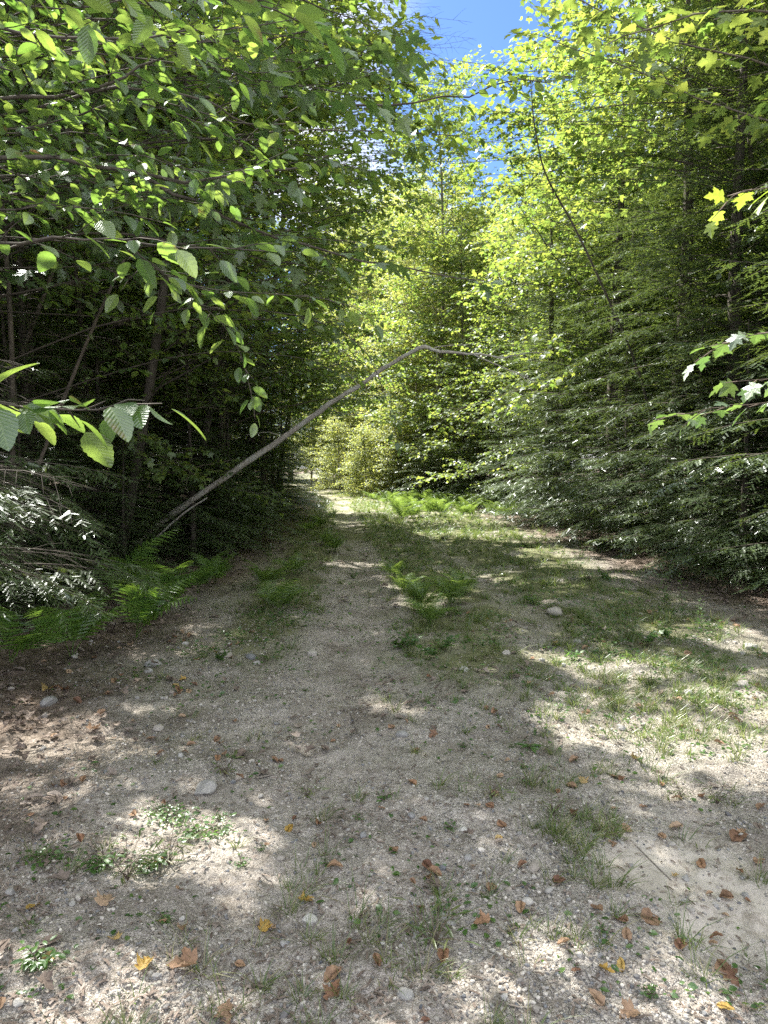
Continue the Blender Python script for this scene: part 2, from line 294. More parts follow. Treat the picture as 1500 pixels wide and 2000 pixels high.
# ------------------------------------------------------------------ the ground: one sheet from under the camera to far behind the wood
def build_ground():
    rng = np.random.default_rng(1)
    nx, ny = 620, 760
    u = np.linspace(-1, 1, nx); xs = .7*np.sinh(5.1*u)
    v = np.linspace(-.62, 1, ny); ys = 2.2+np.sinh(5.5*v)
    X, Y = np.meshgrid(xs, ys); Z = gh(X, Y)
    V = np.stack([X, Y, Z], -1).reshape(-1, 3)
    i = np.arange(ny-1)[:, None]*nx; j = np.arange(nx-1)[None]; a = i+j
    F = np.stack([np.stack([a, a+1, a+nx+1], -1), np.stack([a, a+nx+1, a+nx], -1)], 2).reshape(-1, 3)
    m, t, out = newmat('ground_soil')
    at = N(t, 'Attribute', attribute_name='surf'); sx = N(t, 'SeparateColor'); t.links.new(at.outputs['Color'], sx.inputs[0])
    tc = N(t, 'TexCoord')
    def noise(sc, det=6, ro=.6):
        n = N(t, 'TexNoise'); n.inputs['Scale'].default_value = sc; n.inputs['Detail'].default_value = det; n.inputs['Roughness'].default_value = ro
        t.links.new(tc.outputs['Object'], n.inputs[0]); return n.outputs['Fac']
    def vor(sc):
        n = N(t, 'TexVoronoi'); n.inputs['Scale'].default_value = sc; t.links.new(tc.outputs['Object'], n.inputs[0]); return n
    v1, v2 = vor(85), vor(230); n1, n2, n3 = noise(3), noise(40, 8, .7), noise(300, 3)
    def sat(o):
        h = N(t, 'SeparateColor'); t.links.new(o, h.inputs[0]); return h.outputs[0]
    g1 = ramp(t, sat(v1.outputs['Color']), [(0, (.10, .095, .09)), (.3, (.26, .235, .205)), (.7, (.36, .325, .285)), (1, (.56, .53, .49))])
    g2 = ramp(t, sat(v2.outputs['Color']), [(0, (.08, .075, .07)), (.5, (.30, .27, .235)), (1, (.58, .54, .49))])
    grav = mix(t, g1, g2, ramp(t, n2, [(.38, (0, 0, 0)), (.55, (1, 1, 1))]))
    dirt = ramp(t, n3, [(.3, (.25, .215, .195)), (.7, (.41, .365, .335))])
    grav = mix(t, grav, (1.10, 1.13, 1.18), 1., 'MULTIPLY'); tm = N(t, 'Math', operation='MULTIPLY'); t.links.new(at.outputs['Alpha'], tm.inputs[0]); t.links.new(n2, tm.inputs[1]); tm.use_clamp = True; grav = mix(t, grav, (.42, .385, .35), tm.outputs[0]); grav = mix(t, grav, dirt, ramp(t, n1, [(.42, (0, 0, 0)), (.66, (.45, .45, .45))]))
    sand = ramp(t, n3, [(.3, (.42, .39, .35)), (.7, (.54, .50, .455))])
    lit = ramp(t, n2, [(.3, (.10, .07, .05)), (.5, (.19, .15, .125)), (.72, (.36, .31, .27))])
    mos = ramp(t, n2, [(.3, (.10, .12, .05)), (.6, (.20, .21, .11)), (.75, (.30, .27, .19))])
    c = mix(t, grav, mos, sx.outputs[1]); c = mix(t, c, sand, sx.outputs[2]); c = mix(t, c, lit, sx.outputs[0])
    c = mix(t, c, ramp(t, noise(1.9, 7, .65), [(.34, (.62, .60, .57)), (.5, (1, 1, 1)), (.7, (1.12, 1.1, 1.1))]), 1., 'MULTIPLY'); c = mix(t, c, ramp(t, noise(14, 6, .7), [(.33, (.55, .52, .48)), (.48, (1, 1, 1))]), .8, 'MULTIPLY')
    b = N(t, 'BsdfPrincipled'); b.inputs['Roughness'].default_value = .95; b.inputs['Specular IOR Level'].default_value = .2
    t.links.new(c, b.inputs['Base Color'])
    ad = N(t, 'Math', operation='MULTIPLY_ADD'); t.links.new(v1.outputs['Distance'], ad.inputs[0]); ad.inputs[1].default_value = -.5; t.links.new(n2, ad.inputs[2])
    ad2 = N(t, 'Math', operation='MULTIPLY_ADD'); t.links.new(v2.outputs['Distance'], ad2.inputs[0]); ad2.inputs[1].default_value = -.4; t.links.new(ad.outputs[0], ad2.inputs[2])
    iv = N(t, 'Math', operation='SUBTRACT'); iv.inputs[0].default_value = 1.; t.links.new(sx.outputs[2], iv.inputs[1])
    st = N(t, 'Math', operation='MULTIPLY_ADD'); t.links.new(iv.outputs[0], st.inputs[0]); st.inputs[1].default_value = .75; st.inputs[2].default_value = .12
    bp = N(t, 'Bump'); t.links.new(st.outputs[0], bp.inputs['Strength']); bp.inputs['Distance'].default_value = .012; t.links.new(ad2.outputs[0], bp.inputs['Height'])
    t.links.new(bp.outputs[0], b.inputs['Normal']); t.links.new(b.outputs[0], out.inputs[0])
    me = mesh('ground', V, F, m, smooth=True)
    x, y = X.ravel(), Y.ravel(); L = litter(x, y)
    med = np.exp(-((x-xl(y)-.9)/.5)**4)+np.exp(-((x-xl(y)-2.6)/.9)**4)+np.exp(-((x-xl(y)+.95)/.4)**4)*.8
    mo = np.clip(med*sst(3.5, 7.5, y)+sst(9, 16, y)*.55, 0, 1)*sst(.35, .62, fbm(x, y, 2.3, 4, 9)+.12)
    mo = np.clip(mo+.45*sst(.48, .66, fbm(x, y, 1.6, 4, 12))*sst(2.5, 6, y), 0, .95)
    S = sandm(x, y)
    tr = np.exp(-((x-xl(y))/.36)**4)*sst(2, 4.5, y)+.6*np.exp(-((x-xl(y)-1.75)/.3)**4)*sst(6, 8, y)+.6*sst(.5, .7, fbm(x, y, 1.1, 3, 71)); col = np.stack([L, mo*(1-S), S, np.clip(tr, 0, 1)], 1).astype(np.float32)
    ca = me.color_attributes.new('surf', 'FLOAT_COLOR', 'POINT'); ca.data.foreach_set('color', col.ravel())
    g = ob('ground', me); g['kind'] = 'structure'
    return g
build_ground()

# stones ------------------------------------------------------------
def rock(seed, sub=2, flat=.65):
    import bmesh
    bm = bmesh.new(); bmesh.ops.create_icosphere(bm, subdivisions=sub, radius=.5)
    V = np.array([v.co[:] for v in bm.verts]); F = np.array([[v.index for v in f.verts] for f in bm.faces]); bm.free()
    r = np.random.default_rng(seed)
    for _ in range(9):
        n = unit(r.normal(size=3)); d = .30+.16*r.random(); h = V@n; V -= np.outer(np.clip(h-d, 0, None)*.92, n)
    V += .02*r.normal(size=V.shape)*(.5 if sub < 3 else .35)
    V *= [1, .65+.3*r.random(), flat]
    return V, F
def scatter_solid(mb, T, F, pos, sz, rng):
    n = len(pos); a = rng.random(n)*6.283; c, s = np.cos(a), np.sin(a); tl = rng.normal(0, .25, n)
    x = T[:, 0]; y = T[:, 1]; z = T[:, 2]
    X = (c[:, None]*x-s[:, None]*y); Yy = (s[:, None]*x+c[:, None]*y); Z = z[None]+tl[:, None]*X
    V = np.stack([X, Yy, Z], -1)*sz[:, None, None]+pos[:, None]
    mb.add(V.reshape(-1, 3), (F[None]+(np.arange(n)*len(T))[:, None, None]).reshape(-1, 3))
def build_gravel():
    rng = np.random.default_rng(2); mb = MB(); rocks = [rock(s, 1, .7) for s in range(5)]
    n = 110000
    y = 1.2+7.5*rng.random(n)**1.5; x = (rng.random(n)*2-1)*(.62*y+.35)
    dens = .25+.75*sst(.42, .6, fbm(x, y, 1.4, 3, 21)); dens *= (1-.93*sandm(x, y))*(1-.8*litter(x, y))
    dens *= 1-.55*np.exp(-((x+.2-.1*y)/.35)**2)
    dens = dens+.9*sst(.2, .9, 1-np.hypot((x-.75)/.9, (y-1.9)/.75))   # the coarse bluish patch close by
    k = rng.random(n) < dens; x, y = x[k], y[k]; n = len(x)
    s = .0042+.010*rng.random(n)**2.5; s[rng.random(n) < .015] *= 1.9
    z = gh(x, y)+s*.12; pos = np.stack([x, y, z], 1)
    w = rng.integers(0, 5, n)
    for i, (T, F) in enumerate(rocks):
        scatter_solid(mb, T, F, pos[w == i], s[w == i]*1.5, rng)
    o = ob('gravel', mb.mesh('gravel', M_GRAVEL)); tag(o, 'loose grey and white gravel covering the old road', 'gravel', kind='stuff')
build_gravel()
def build_stones():
    rng = np.random.default_rng(3)
    bases = [mesh('stone', *rock(40+s, 3, .6), M_STONE, smooth=False) for s in range(7)]
    big = [(400, 1545, .155, 'round pale boulder sunk in the gravel at the left of the road'), (605, 1800, .07, 'flat blue grey stone beside a yellow leaf'),
           (1085, 1203, .24, 'flat buff stone lying in grass on the right of the road'), (300, 1300, .16, 'pale angular stone at the road edge below the ferns'),
           (290, 1312, .10, 'smaller bluish stone leaning on the pale angular stone under the ferns'), (1045, 1697, .085, 'white lump of quartz beside a brown leaf on the gravel'),
           (785, 1437, .085, 'grey rounded stone beside the thin snaking twig'), (795, 1945, .075, 'dark grey wedge shaped stone at the bottom of the track'),
           (1465, 1268, .17, 'pale pink stone in the leaf litter under the right hemlocks'), (1450, 1340, .14, 'broad pale stone at the right edge in sunlight'),
           (1030, 1762, .05, 'blue cobble on the coarse gravel'), (1160, 1635, .06, 'grey stone at the lip of the sandy hollow'),
           (95, 1375, .16, 'half buried grey stone in litter at the left edge'), (310, 1425, .08, 'small grey stone at the end of the left litter'),
           (905, 1310, .1, 'dark rounded stone among weeds in the middle strip'), (610, 1278, .12, 'grey green stone in the left wheel track'),
           (440, 1280, .14, 'flat pale stone on the road edge right of the ferns'), (490, 1285, .11, 'low pale stone next to brown leaves near the left edge')]
    for i, (px, py, s, lab) in enumerate(big):
        p = G(px, py); o = ob('stone', bases[i % 7]); s *= .8; o.location = (p[0], p[1], p[2]+s*.08); o.scale = (s*1.1,)*3; o.rotation_euler = (rng.normal(0, .15), rng.normal(0, .15), rng.random()*6.28)
        tag(o, lab, 'stone', 'stones on the road')
    def many(n, f, smin, smax, lab, grp):
        for _ in range(n):
            x, y = f(); s = smin+(smax-smin)*rng.random()**2.2; o = ob('stone', bases[rng.integers(7)])
            o.location = (x, y, float(gh(x, y))+s*.12); o.scale = (s,)*3; o.rotation_euler = (rng.normal(0, .25), rng.normal(0, .25), rng.random()*6.28); tag(o, lab, 'stone', grp)
    many(110, lambda: (.1+1.7*rng.random(), 1.75+1.5*rng.random()), .018, .045, 'small stone lying loose in the coarse gravel at the bottom right', 'small stones in the coarse gravel')
    many(90, lambda: (-2.+2.*rng.random(), 1.8+3.*rng.random()), .018, .045, 'small stone lying in the gravel at the bottom left', 'small stones in the left gravel')
    many(45, lambda: (1.+2.4*rng.random(), 4.+3.*rng.random()), .03, .085, 'stone half hidden in grass and litter on the right side', 'stones in the right grass')
    many(25, lambda: (-2.6+2.*rng.random(), 4.2+2.*rng.random()), .03, .07, 'stone on the left shoulder of the road below the ferns', 'stones on the left shoulder')
build_stones()

# fallen leaves, litter, sticks ---------------------------------------
def dead_leaf(seed, maple=False):
    r = np.random.default_rng(seed)
    T, F = ovate(.34, 9, .06, .1, .0) if not maple else MAPLE_HI
    V = T.copy(); V[:, 1] -= .5
    # refine once so that the curl is round
    e = {}; V = list(map(list, V)); NF = []
    def mid(a, b):
        k = (min(a, b), max(a, b))
        if k not in e: e[k] = len(V); V.append([(V[a][q]+V[b][q])/2 for q in range(3)])
        return e[k]
    for f in F:
        a, b, c = mid(f[0], f[1]), mid(f[1], f[2]), mid(f[2], f[0]); NF += [[f[0], a, c], [a, f[1], b], [c, b, f[2]], [a, b, c]]
    V = np.array(V); k = 1.5+3.5*r.random(); ax = r.normal(0, .5); x = V[:, 0]*math.cos(ax)+V[:, 1]*math.sin(ax)*.4
    z = V[:, 2]*.5+(1-np.cos(k*x))/k*1.1+.12*np.sin(V[:, 1]*4+r.random()*6)*r.random()+.03*np.sin(V[:, 0]*17+V[:, 1]*11+r.random()*6); V[:, 0] = V[:, 0]*np.cos(k*.35*np.abs(x))
    V[:, 2] = z-z.min(); return V, np.array(NF)
def build_fallen():
    rng = np.random.default_rng(4)
    ov = [mesh('fallen_leaf', *dead_leaf(s), M_DRY, smooth=True) for s in range(8)]
    mp_ = [mesh('fallen_leaf', *dead_leaf(s+30, True), M_DRY, smooth=True) for s in range(4)]
    yl = [mesh('fallen_leaf', *dead_leaf(s+60, s % 2 == 0), M_DRYY, smooth=True) for s in range(4)]
    def put(me, x, y, s, lab, grp, rz=None):
        o = ob('fallen_leaf', me); o.location = (x, y, float(gh(x, y))+.008); o.scale = (s,)*3; o.rotation_euler = (rng.normal(0, .3), rng.normal(0, .3), rng.random()*6.28 if rz is None else rz); tag(o, lab, 'leaf', grp)
    sp = [(285, 1890, .085, 'y', 'pale yellow curled leaf in sunlight at the lower left'), (95, 1878, .075, 'y', 'bright yellow leaf standing on edge in a weed at the far lower left'), (600, 1763, .08, 'y', 'golden leaf beside the blue grey stone'),
          (310, 1686, .08, 'y', 'pale yellow leaf resting in the leafy weed on the left'), (1137, 1528, .08, 'y', 'orange yellow leaf in grass near the middle right'), (1215, 1890, .065, 'y', 'yellow green leaf lying flat among pebbles'),
          (1185, 1900, .06, 'y', 'narrow green and yellow leaf beside the yellow one'), (1418, 1975, .075, 'y', 'tan yellow leaf near the bottom right corner'), (1240, 1492, .07, 'y', 'small yellow leaf in the sunlit grass on the right'),
          (655, 1700, .10, 'o', 'brown folded leaf over a green leaf in the track'), (960, 1738, .09, 'o', 'curled orange brown leaf on gravel in the middle'), (565, 1622, .075, 'y', 'pale curled leaf pointing left by a pair of brown leaves'),
          (622, 1612, .09, 'o', 'pair end brown curled leaf right of the pale one'), (1018, 1778, .085, 'o', 'upright tan curled leaf on coarse gravel'), (940, 1808, .10, 'm', 'flat tan lobed leaf on the gravel'),
          (650, 1910, .10, 'o', 'brown twisted leaf at the bottom of the left track'), (655, 1940, .10, 'm', 'crumpled red brown leaf below the twisted one'), (355, 1890, .14, 'm', 'large pinkish lobed leaf in the lower left sun'),
          (205, 1765, .12, 'm', 'dark brown oak shaped leaf in the left shade'), (530, 1815, .06, 'o', 'small rolled leaf like a tube on the gravel'), (155, 1640, .08, 'o', 'orange brown leaf among weeds on the left'),
          (1330, 1852, .09, 'o', 'tan leaf below the sandy hollow'), (1270, 1800, .14, 'o', 'long rolled leaf at the foot of the sandy hollow'), (1415, 1900, .1, 'o', 'tan leaf overlapping others at the lower right'),
          (1430, 1915, .09, 'm', 'broad flat tan leaf at the lower right corner'), (1400, 1838, .075, 'o', 'cupped brown leaf standing near the sand'), (845, 1440, .09, 'm', 'rust coloured leaf on the track in the middle'),
          (765, 1422, .08, 'o', 'brown leaf beside the grey rounded stone'), (1165, 1780, .08, 'o', 'dark red brown leaf at the left lip of the sand'), (1145, 1395, .10, 'o', 'dark brown folded leaf in the right grass'),
          (1195, 1372, .08, 'o', 'orange leaf in the sunlit right grass'), (835, 1695, .08, 'o', 'brown leaf at the top of a cluster of three'), (848, 1708, .09, 'o', 'brown leaf lying right in the cluster of three'), (835, 1720, .07, 'o', 'darkest leaf at the bottom of the cluster of three'),
          (220, 1838, .065, 'y', 'dull yellow leaf right of the yellow standing leaf'), (65, 1775, .08, 'y', 'cream coloured leaf at the end of a thin dark stick'), (1488, 1580, .09, 'o', 'orange leaf cut by the right edge'), (1320, 1620, .1, 'o', 'brown leaf at the top of the sandy hollow'),
          (1440, 1638, .15, 'o', 'long brown curled leaf at the right above the sand'), (1225, 1985, .1, 'm', 'dark torn leaf at the bottom edge right of the middle'), (445, 1985, .1, 'm', 'brown ragged leaf at the bottom edge left of the middle')]
    for i, (px, py, s, k, lab) in enumerate(sp):
        p = G(px, py); me = {'y': yl, 'o': ov, 'm': mp_}[k]; put(me[i % len(me)], p[0], p[1], s*(.72 if k != 'm' else .6), lab, 'fallen leaves on the road')
    def many(n, f, smin, smax, lab, grp):
        for _ in range(n):
            x, y = f(); r = rng.random(); me = ov[rng.integers(8)] if r < .88 else (mp_[rng.integers(4)] if r < .93 else yl[rng.integers(4)])
            put(me, x, y, smin+(smax-smin)*rng.random()**1.5*.8, lab, grp)
    many(60, lambda: (.1+1.9*rng.random(), 1.8+1.6*rng.random()), .03, .07, 'small dry curled leaf on the gravel at the bottom right', 'dry leaves on the lower right gravel')
    many(50, lambda: (-1.8+2.*rng.random(), 1.8+2.6*rng.random()), .03, .065, 'small dry leaf on the gravel at the bottom left', 'dry leaves on the lower left gravel')
    many(90, lambda: (.3+3.2*rng.random(), 3.4+4.*rng.random()), .04, .085, 'dry leaf caught in the grass on the right side', 'dry leaves in the right grass')
    many(55, lambda: (-2.8+1.6*rng.random(), 3.2+3.4*rng.random()), .05, .1, 'dry leaf on the left shoulder of the road', 'dry leaves on the left shoulder')
    mb = MB(); shapes = [dead_leaf(s+90, s % 3 == 0) for s in range(6)]; n = 42000
    y = 2+28*rng.random(n)**1.7; x = (rng.random(n)*2-1)*(.62*y+.8); k = rng.random(n) < (.9*litter(x, y)*(1-.55*(x < 0)*sst(7, 5, y) if False else 1-.6*(x < 0)*(1-sst(5, 8, y)))*sst(.36, .5, fbm(x, y, 2.5, 3, 91)+.1)+.16*sst(.5, .66, fbm(x, y, 1.6, 4, 92))*sst(2, 5, y)); x, y = x[k], y[k]
    w = rng.integers(0, 6, len(x)); s = (.02+.05*rng.random(len(x))**1.5)*(1+.04*y)
    for i, (T, F) in enumerate(shapes):
        q = w == i; Vt = T.copy()
        if i > 1: Vt[:, 2] *= .5
        scatter_solid(mb, Vt, F, np.stack([x[q], y[q], gh(x[q], y[q])+.01+.02*rng.random(q.sum())], 1), s[q], rng)
    tag(ob('leaf_litter', mb.mesh('leaf_litter', M_LITTER, smooth=True)), 'brown leaf litter under the trees at both road edges', 'leaf litter', kind='stuff')
    # sticks
    def stick(pix, r, lab):
        pts = np.array([G(*q)+[0, 0, r*.8] for q in pix]); b = MB(); b.tube(smooth_path(pts, 14), r, r*.5, 5)
        tag(ob('stick', b.mesh('stick', M_TWIGP, True)), lab, 'stick', 'sticks on the road')
    stick([(672, 1385), (690, 1400), (700, 1440), (725, 1455), (740, 1475)], .006, 'thin grey snaking twig lying on the track')
    stick([(180, 1345), (240, 1300), (330, 1250)], .008, 'thin stick on the litter below the ferns')
    stick([(0, 1765), (60, 1770), (100, 1785)], .005, 'thin dark stick on the ground at the far lower left')
    stick([(500, 1522), (535, 1514)], .007, 'short straight stick on the left of the track')
    stick([(1310, 1720), (1250, 1660), (1230, 1640)], .003, 'fine straight stem lying on the sandy hollow')
    stick([(540, 1570), (570, 1525), (560, 1500)], .003, 'fine bent stem left of the track')
build_fallen()

# grass and weeds ------------------------------------------------------
def blade():
    V = [(-.5, 0, 0), (.5, 0, 0), (-.38, .45, .04), (.38, .45, .04), (-.2, .8, .0), (.2, .8, 0), (0, 1.0, -.12)]
    return np.array(V, float), np.array([(0, 1, 3), (0, 3, 2), (2, 3, 5), (2, 5, 4), (4, 5, 6)])
def build_grass():
    rng = np.random.default_rng(5)
    n = 460000; y = 1.7+34*rng.random(n)**1.9; x = (rng.random(n)*2-1)*(.62*y+.5)
    u = x-xl(y)
    med = np.exp(-((u-.9)/.5)**4)*sst(3.6, 6, y)*1.2+np.exp(-((u-2.6)/.95)**4)*sst(3.2, 4.8, y)+np.exp(-((u+.95)/.5)**4)*.75*sst(5, 8, y)
    tuft = sst(.50, .66, fbm(x, y, 3.2, 3, 14)); d = med*(.2+.8*tuft)*.9+.06*tuft*(1-litter(x, y)); d += .7*sst(11, 17, y)*(np.abs(u) > .3)*(x < redge(y)+.3)*(x > ledge(y)-.3)
    d += .5*np.exp(-(((x-.95)/.35)**2+((y-3.0)/.55)**2))*sst(.45, .6, fbm(x, y, 6, 2, 15))
    d += .9*np.exp(-(((x-1.75)/.5)**2+((y-5.1)/.45)**2))+.35*np.exp(-(((x-2.2)/.9)**2+((y-4.3)/.6)**2))
    d *= (1-.9*sandm(x, y))*(1-.85*litter(x, y))
    k = rng.random(n) < d*.055; x, y = x[k], y[k]; c = rng.integers(5, 34, len(x)); ts = .6+.9*rng.random(len(x)); hue = np.repeat(ts, c); cx, cy2 = np.repeat(x, c), np.repeat(y, c); n = len(cx)
    a = rng.random(n)*6.28; rr = .035*rng.random(n)*hue; x = cx+np.cos(a)*rr; y = cy2+np.sin(a)*rr
    L = (.03+.10*rng.random(n)**1.3)*hue*(1+.5*sst(4, 12, y)); a = a+rng.normal(0, .5, n); lean = .1+.8*rng.random(n)
    up = np.stack([np.cos(a)*lean, np.sin(a)*lean, np.ones(n)], 1); nr = np.stack([np.cos(a+.4), np.sin(a+.4), -.4*np.ones(n)], 1)
    T, F = blade(); mb = MB(); up /= np.linalg.norm(up, axis=1)[:, None]
    xd = np.cross(up, nr); xd /= np.linalg.norm(xd, axis=1)[:, None]; nn = np.cross(xd, up); w = (.0026+.0003*y)
    bend = L*(.3+.9*rng.random(n))
    V = np.stack([x, y, gh(x, y)-.004], 1)[:, None]+T[None, :, 0:1]*xd[:, None]*w[:, None, None]*1.1+T[None, :, 1:2]*up[:, None]*L[:, None, None]
    hz = np.stack([np.cos(a), np.sin(a), -.5*np.ones(n)], 1); V += (T[None, :, 1:2]**2.5)*hz[:, None]*bend[:, None, None]*.6
    mb.add(V.reshape(-1, 3), (F[None]+(np.arange(n)*7)[:, None, None]).reshape(-1, 3))
    tag(ob('grass', mb.mesh('grass', M_GRASS)), 'thin short grass growing along the middle strip and right side of the road', 'grass', kind='stuff')
build_grass()
def weed(name, seed, n, leaf, size, h, spread, mat, T=BEECH_MD, label='', cat='weed'):
    """small broadleaf plant: stems with leaves; parts stems and leaves"""
    r = np.random.default_rng(seed); t = thing(name, label, cat); st = MB(); lf = MB()
    for i in range(n):
        a = i*2.4+r.random()*.6; d = np.array([math.cos(a), math.sin(a), 0]); L = h*(.5+.7*r.random())
        pts = np.array([[0, 0, 0], d*spread*.35*r.random()+[0, 0, L*.6], d*spread*(.4+.6*r.random())+[0, 0, L]]); pts = smooth_path(pts, 6); st.tube(pts, .0016, .0008, 4)
        m = leaf; q = np.linspace(.35, 1, m); pos = np.stack([np.interp(q, np.linspace(0, 1, 6), pts[:, k]) for k in range(3)], 1)
        sd = np.cross(d, [0, 0, 1]); dr = np.stack([d*.5+sd*(1 if k % 2 else -1)*(.2 if k == m-1 else 1)+[0, 0, .25*r.random()] for k in range(m)]); nr = np.array([0, 0, 1])+r.normal(0, .3, (m, 3))
        lf.scatter(*T, pos, dr, nr, size*(.6+.6*r.random(m)))
    ob('stems', st.mesh('stems', M_TWIG), t); ob('leaves', lf.mesh('leaves', mat), t); return t
def build_weeds():
    rng = np.random.default_rng(6)
    def rep(src, spots, lab, grp, smin=.7, smax=1.3):
        for i, (px, py) in enumerate(spots):
            p = G(px, py); s = smin+(smax-smin)*rng.random()
            l = lab if isinstance(lab, str) else lab[i]
            if i == 0: src.location = [float(a) for a in p]; src['label'] = l; src['group'] = grp; src.scale = (s,)*3
            else: dup(src, p, rng.random()*6.28, s, l, grp)
    rep(weed('leafy_weed', 1, 9, 6, .036, .05, .085, M_WEED, ovate(.2, 7)), [(290, 1700), (75, 1890), (190, 1700)],
        ['leafy green weed with narrow leaves holding a yellow leaf', 'weed with a bright yellow leaf at the far lower left', 'pale grey green seedling left of the leafy weed'], 'leafy weeds on the left gravel', .75, 1.15)
    rep(weed('trailing_weed', 12, 14, 5, .024, .035, .15, M_WEED, BEECH_MD), [(340, 1600), (385, 1630), (95, 1680), (430, 1625), (310, 1590)],
        ['low spreading weed right of the pale boulder', 'trailing green weed below the pale boulder', 'dark green weed at the left edge', 'end of the trailing weeds toward the track', 'spreading weed left of the pale boulder'], 'trailing weeds by the pale boulder', .7, 1.2)
    rep(weed('grassy_weed', 14, 12, 3, .05, .09, .10, M_GRASS, ovate(.06, 6)), [(330, 1690), (250, 1720), (600, 1560), (1180, 1640), (1330, 1560), (960, 1560), (440, 1510), (850, 1850), (1400, 1570), (1080, 1590)],
        ['wiry tuft right of the leafy weed', 'wiry tuft left of the leafy weed', 'wiry tuft in the middle of the near track', 'wiry tuft at the top edge of the bare sand', 'tall wiry tuft in the right grass above the sand', 'wiry tuft in the near middle strip', 'wiry tuft near the pale boulder', 'wiry tuft near the bottom middle', 'wiry tuft near the right edge above the sand', 'wiry tuft between the sand and the middle strip'], 'wiry grass tufts', .7, 1.3)
    rep(weed('clover_weed', 2, 9, 3, .016, .022, .045, M_WEED, BEECH_MD), [(320, 1800), (640, 1690), (860, 1780), (880, 1620), (240, 1670), (510, 1660), (470, 1690), (1000, 1460), (905, 1460), (640, 1360), (595, 1350), (870, 1320), (1020, 1500), (700, 1600), (1270, 1945), (750, 1560), (430, 1600), (1180, 1820)],
        'small clover like weed flat on the gravel', 'small clover weeds', .6, 1.1)
    r = weed('rosette_weed', 3, 9, 1, .085, .03, .03, M_WEED, ovate(.14, 8)); rep(r, [(1035, 1462)], 'star shaped rosette weed with long pointed leaves beside the grass', 'rosette weeds', 1, 1)
    rep(weed('broadleaf_seedling', 4, 6, 5, .055, .12, .09, M_WEED, MAPLE_LO, cat='seedling'), [(1265, 1262), (1300, 1245), (1180, 1130), (560, 1180), (430, 1290), (1040, 1180), (800, 1270), (870, 1270), (840, 1285), (780, 1265), (690, 1130), (1120, 1290)],
        ['broad leaved seedling in the leaf litter on the right', 'second broad leaved seedling right of the tall stems', 'seedling with lobed leaves below the right hemlocks', 'seedling at the left road edge beyond the ferns', 'small seedling at the road edge right of the ferns', 'dark seedling in the right wheel track grass',
         'seedling at the near end of the middle strip', 'seedling right of the near end of the middle strip', 'low seedling hidden in the middle strip grass', 'seedling touching the bare track from the middle strip', 'seedling in the middle of the far track', 'seedling above the sunlit grass patch'], 'broad leaved seedlings', .6, 1.0)
    # tall leafy stems on the right
    def tall(seed):
        rr = np.random.default_rng(seed); t = thing('tall_weed', '', 'weed'); st = MB(); lf = MB()
        for i in range(3):
            b = rr.normal(0, .04, 3)*[1, 1, 0]; top = b+[rr.normal(0, .07), rr.normal(0, .07), .38+.2*rr.random()]; pts = smooth_path([b, (b+top)/2+rr.normal(0, .012, 3), top], 12); st.tube(pts, .0022, .001, 4)
            q = np.linspace(.15, 1, 16); pos = np.stack([np.interp(q, np.linspace(0, 1, 12), pts[:, k]) for k in range(3)], 1); a = np.arange(16)*2.4
            lf.scatter(*ovate(.15, 5), pos, np.stack([np.cos(a), np.sin(a), .5+0*a], 1), np.tile([0, 0, 1.], (16, 1))+rr.normal(0, .2, (16, 3)), .07*(1.1-.5*q))
        ob('stems', st.mesh('stems', M_TWIG), t); ob('leaves', lf.mesh('leaves', M_WEED), t); return t
    rep(tall(7), [(1300, 1190), (1335, 1205), (1370, 1240), (1225, 1250)], ['tall leafy stem against the dark right hemlocks', 'tall stem just right of the first tall leafy stem', 'shorter leafy stem in the litter near the right edge', 'short leafy stem left of the litter patch'], 'tall leafy weeds on the right', .7, 1.)
build_weeds()

# ferns ----------------------------------------------------------------
def frond_mesh(seed, L=.62, wid=.15, mat=None, npin=20, arch=.8):
    r = np.random.default_rng(seed); n = npin+4; s = np.linspace(0, 1, n)
    ang = 1.25-arch*1.6*s**1.15; st = L/(n-1); pts = np.cumsum(np.stack([np.cos(ang)*st, 0*ang+r.normal(0, .002, n), np.sin(ang)*st], 1), 0)
    mb = MB(); mb.tube(pts, .0028, .0008, 4)
    # pinna: strip with lobed edge
    k = 9; yy = np.linspace(0, 1, k); w = (.088 if npin == 17 else .068)*(1-yy**2.2)*(1+.28*((np.arange(k) % 2)*2-1)); w[-1] = 0
    T = np.concatenate([np.stack([w, yy, -.10*yy**2], 1), np.stack([-w, yy, -.10*yy**2], 1), np.stack([0*yy, yy, -.03-.10*yy**2], 1)])
    F = []
    for i in range(k-1):
        F += [(2*k+i, i, i+1), (2*k+i, i+1, 2*k+i+1), (2*k+i, 2*k+i+1, k+i+1), (2*k+i, k+i+1, k+i)]
    tn = np.gradient(pts, axis=0)
    for i in range(4, n):
        t = (i-4)/(n-4); Lp = wid*(.55+.45*math.sin(math.pi*min(1, t*1.3+.12)) if t < .6 else 1)*(1-max(0, t-.45)/.58)**.8+.008
        tt = unit(tn[i]); nm = unit(np.cross([0, 1, 0], tt)*-1)
        for sgn in (1, -1):
            mb.scatter(T, np.array(F), [pts[i]], [np.array([0, sgn, 0])+tt*.35+[0, 0, -.12]+r.normal(0, .05, 3)], [np.cross(tt, [0, 1, 0])+r.normal(0, .08, 3)], [Lp])
    return mb.mesh('frond', mat or M_FERN)
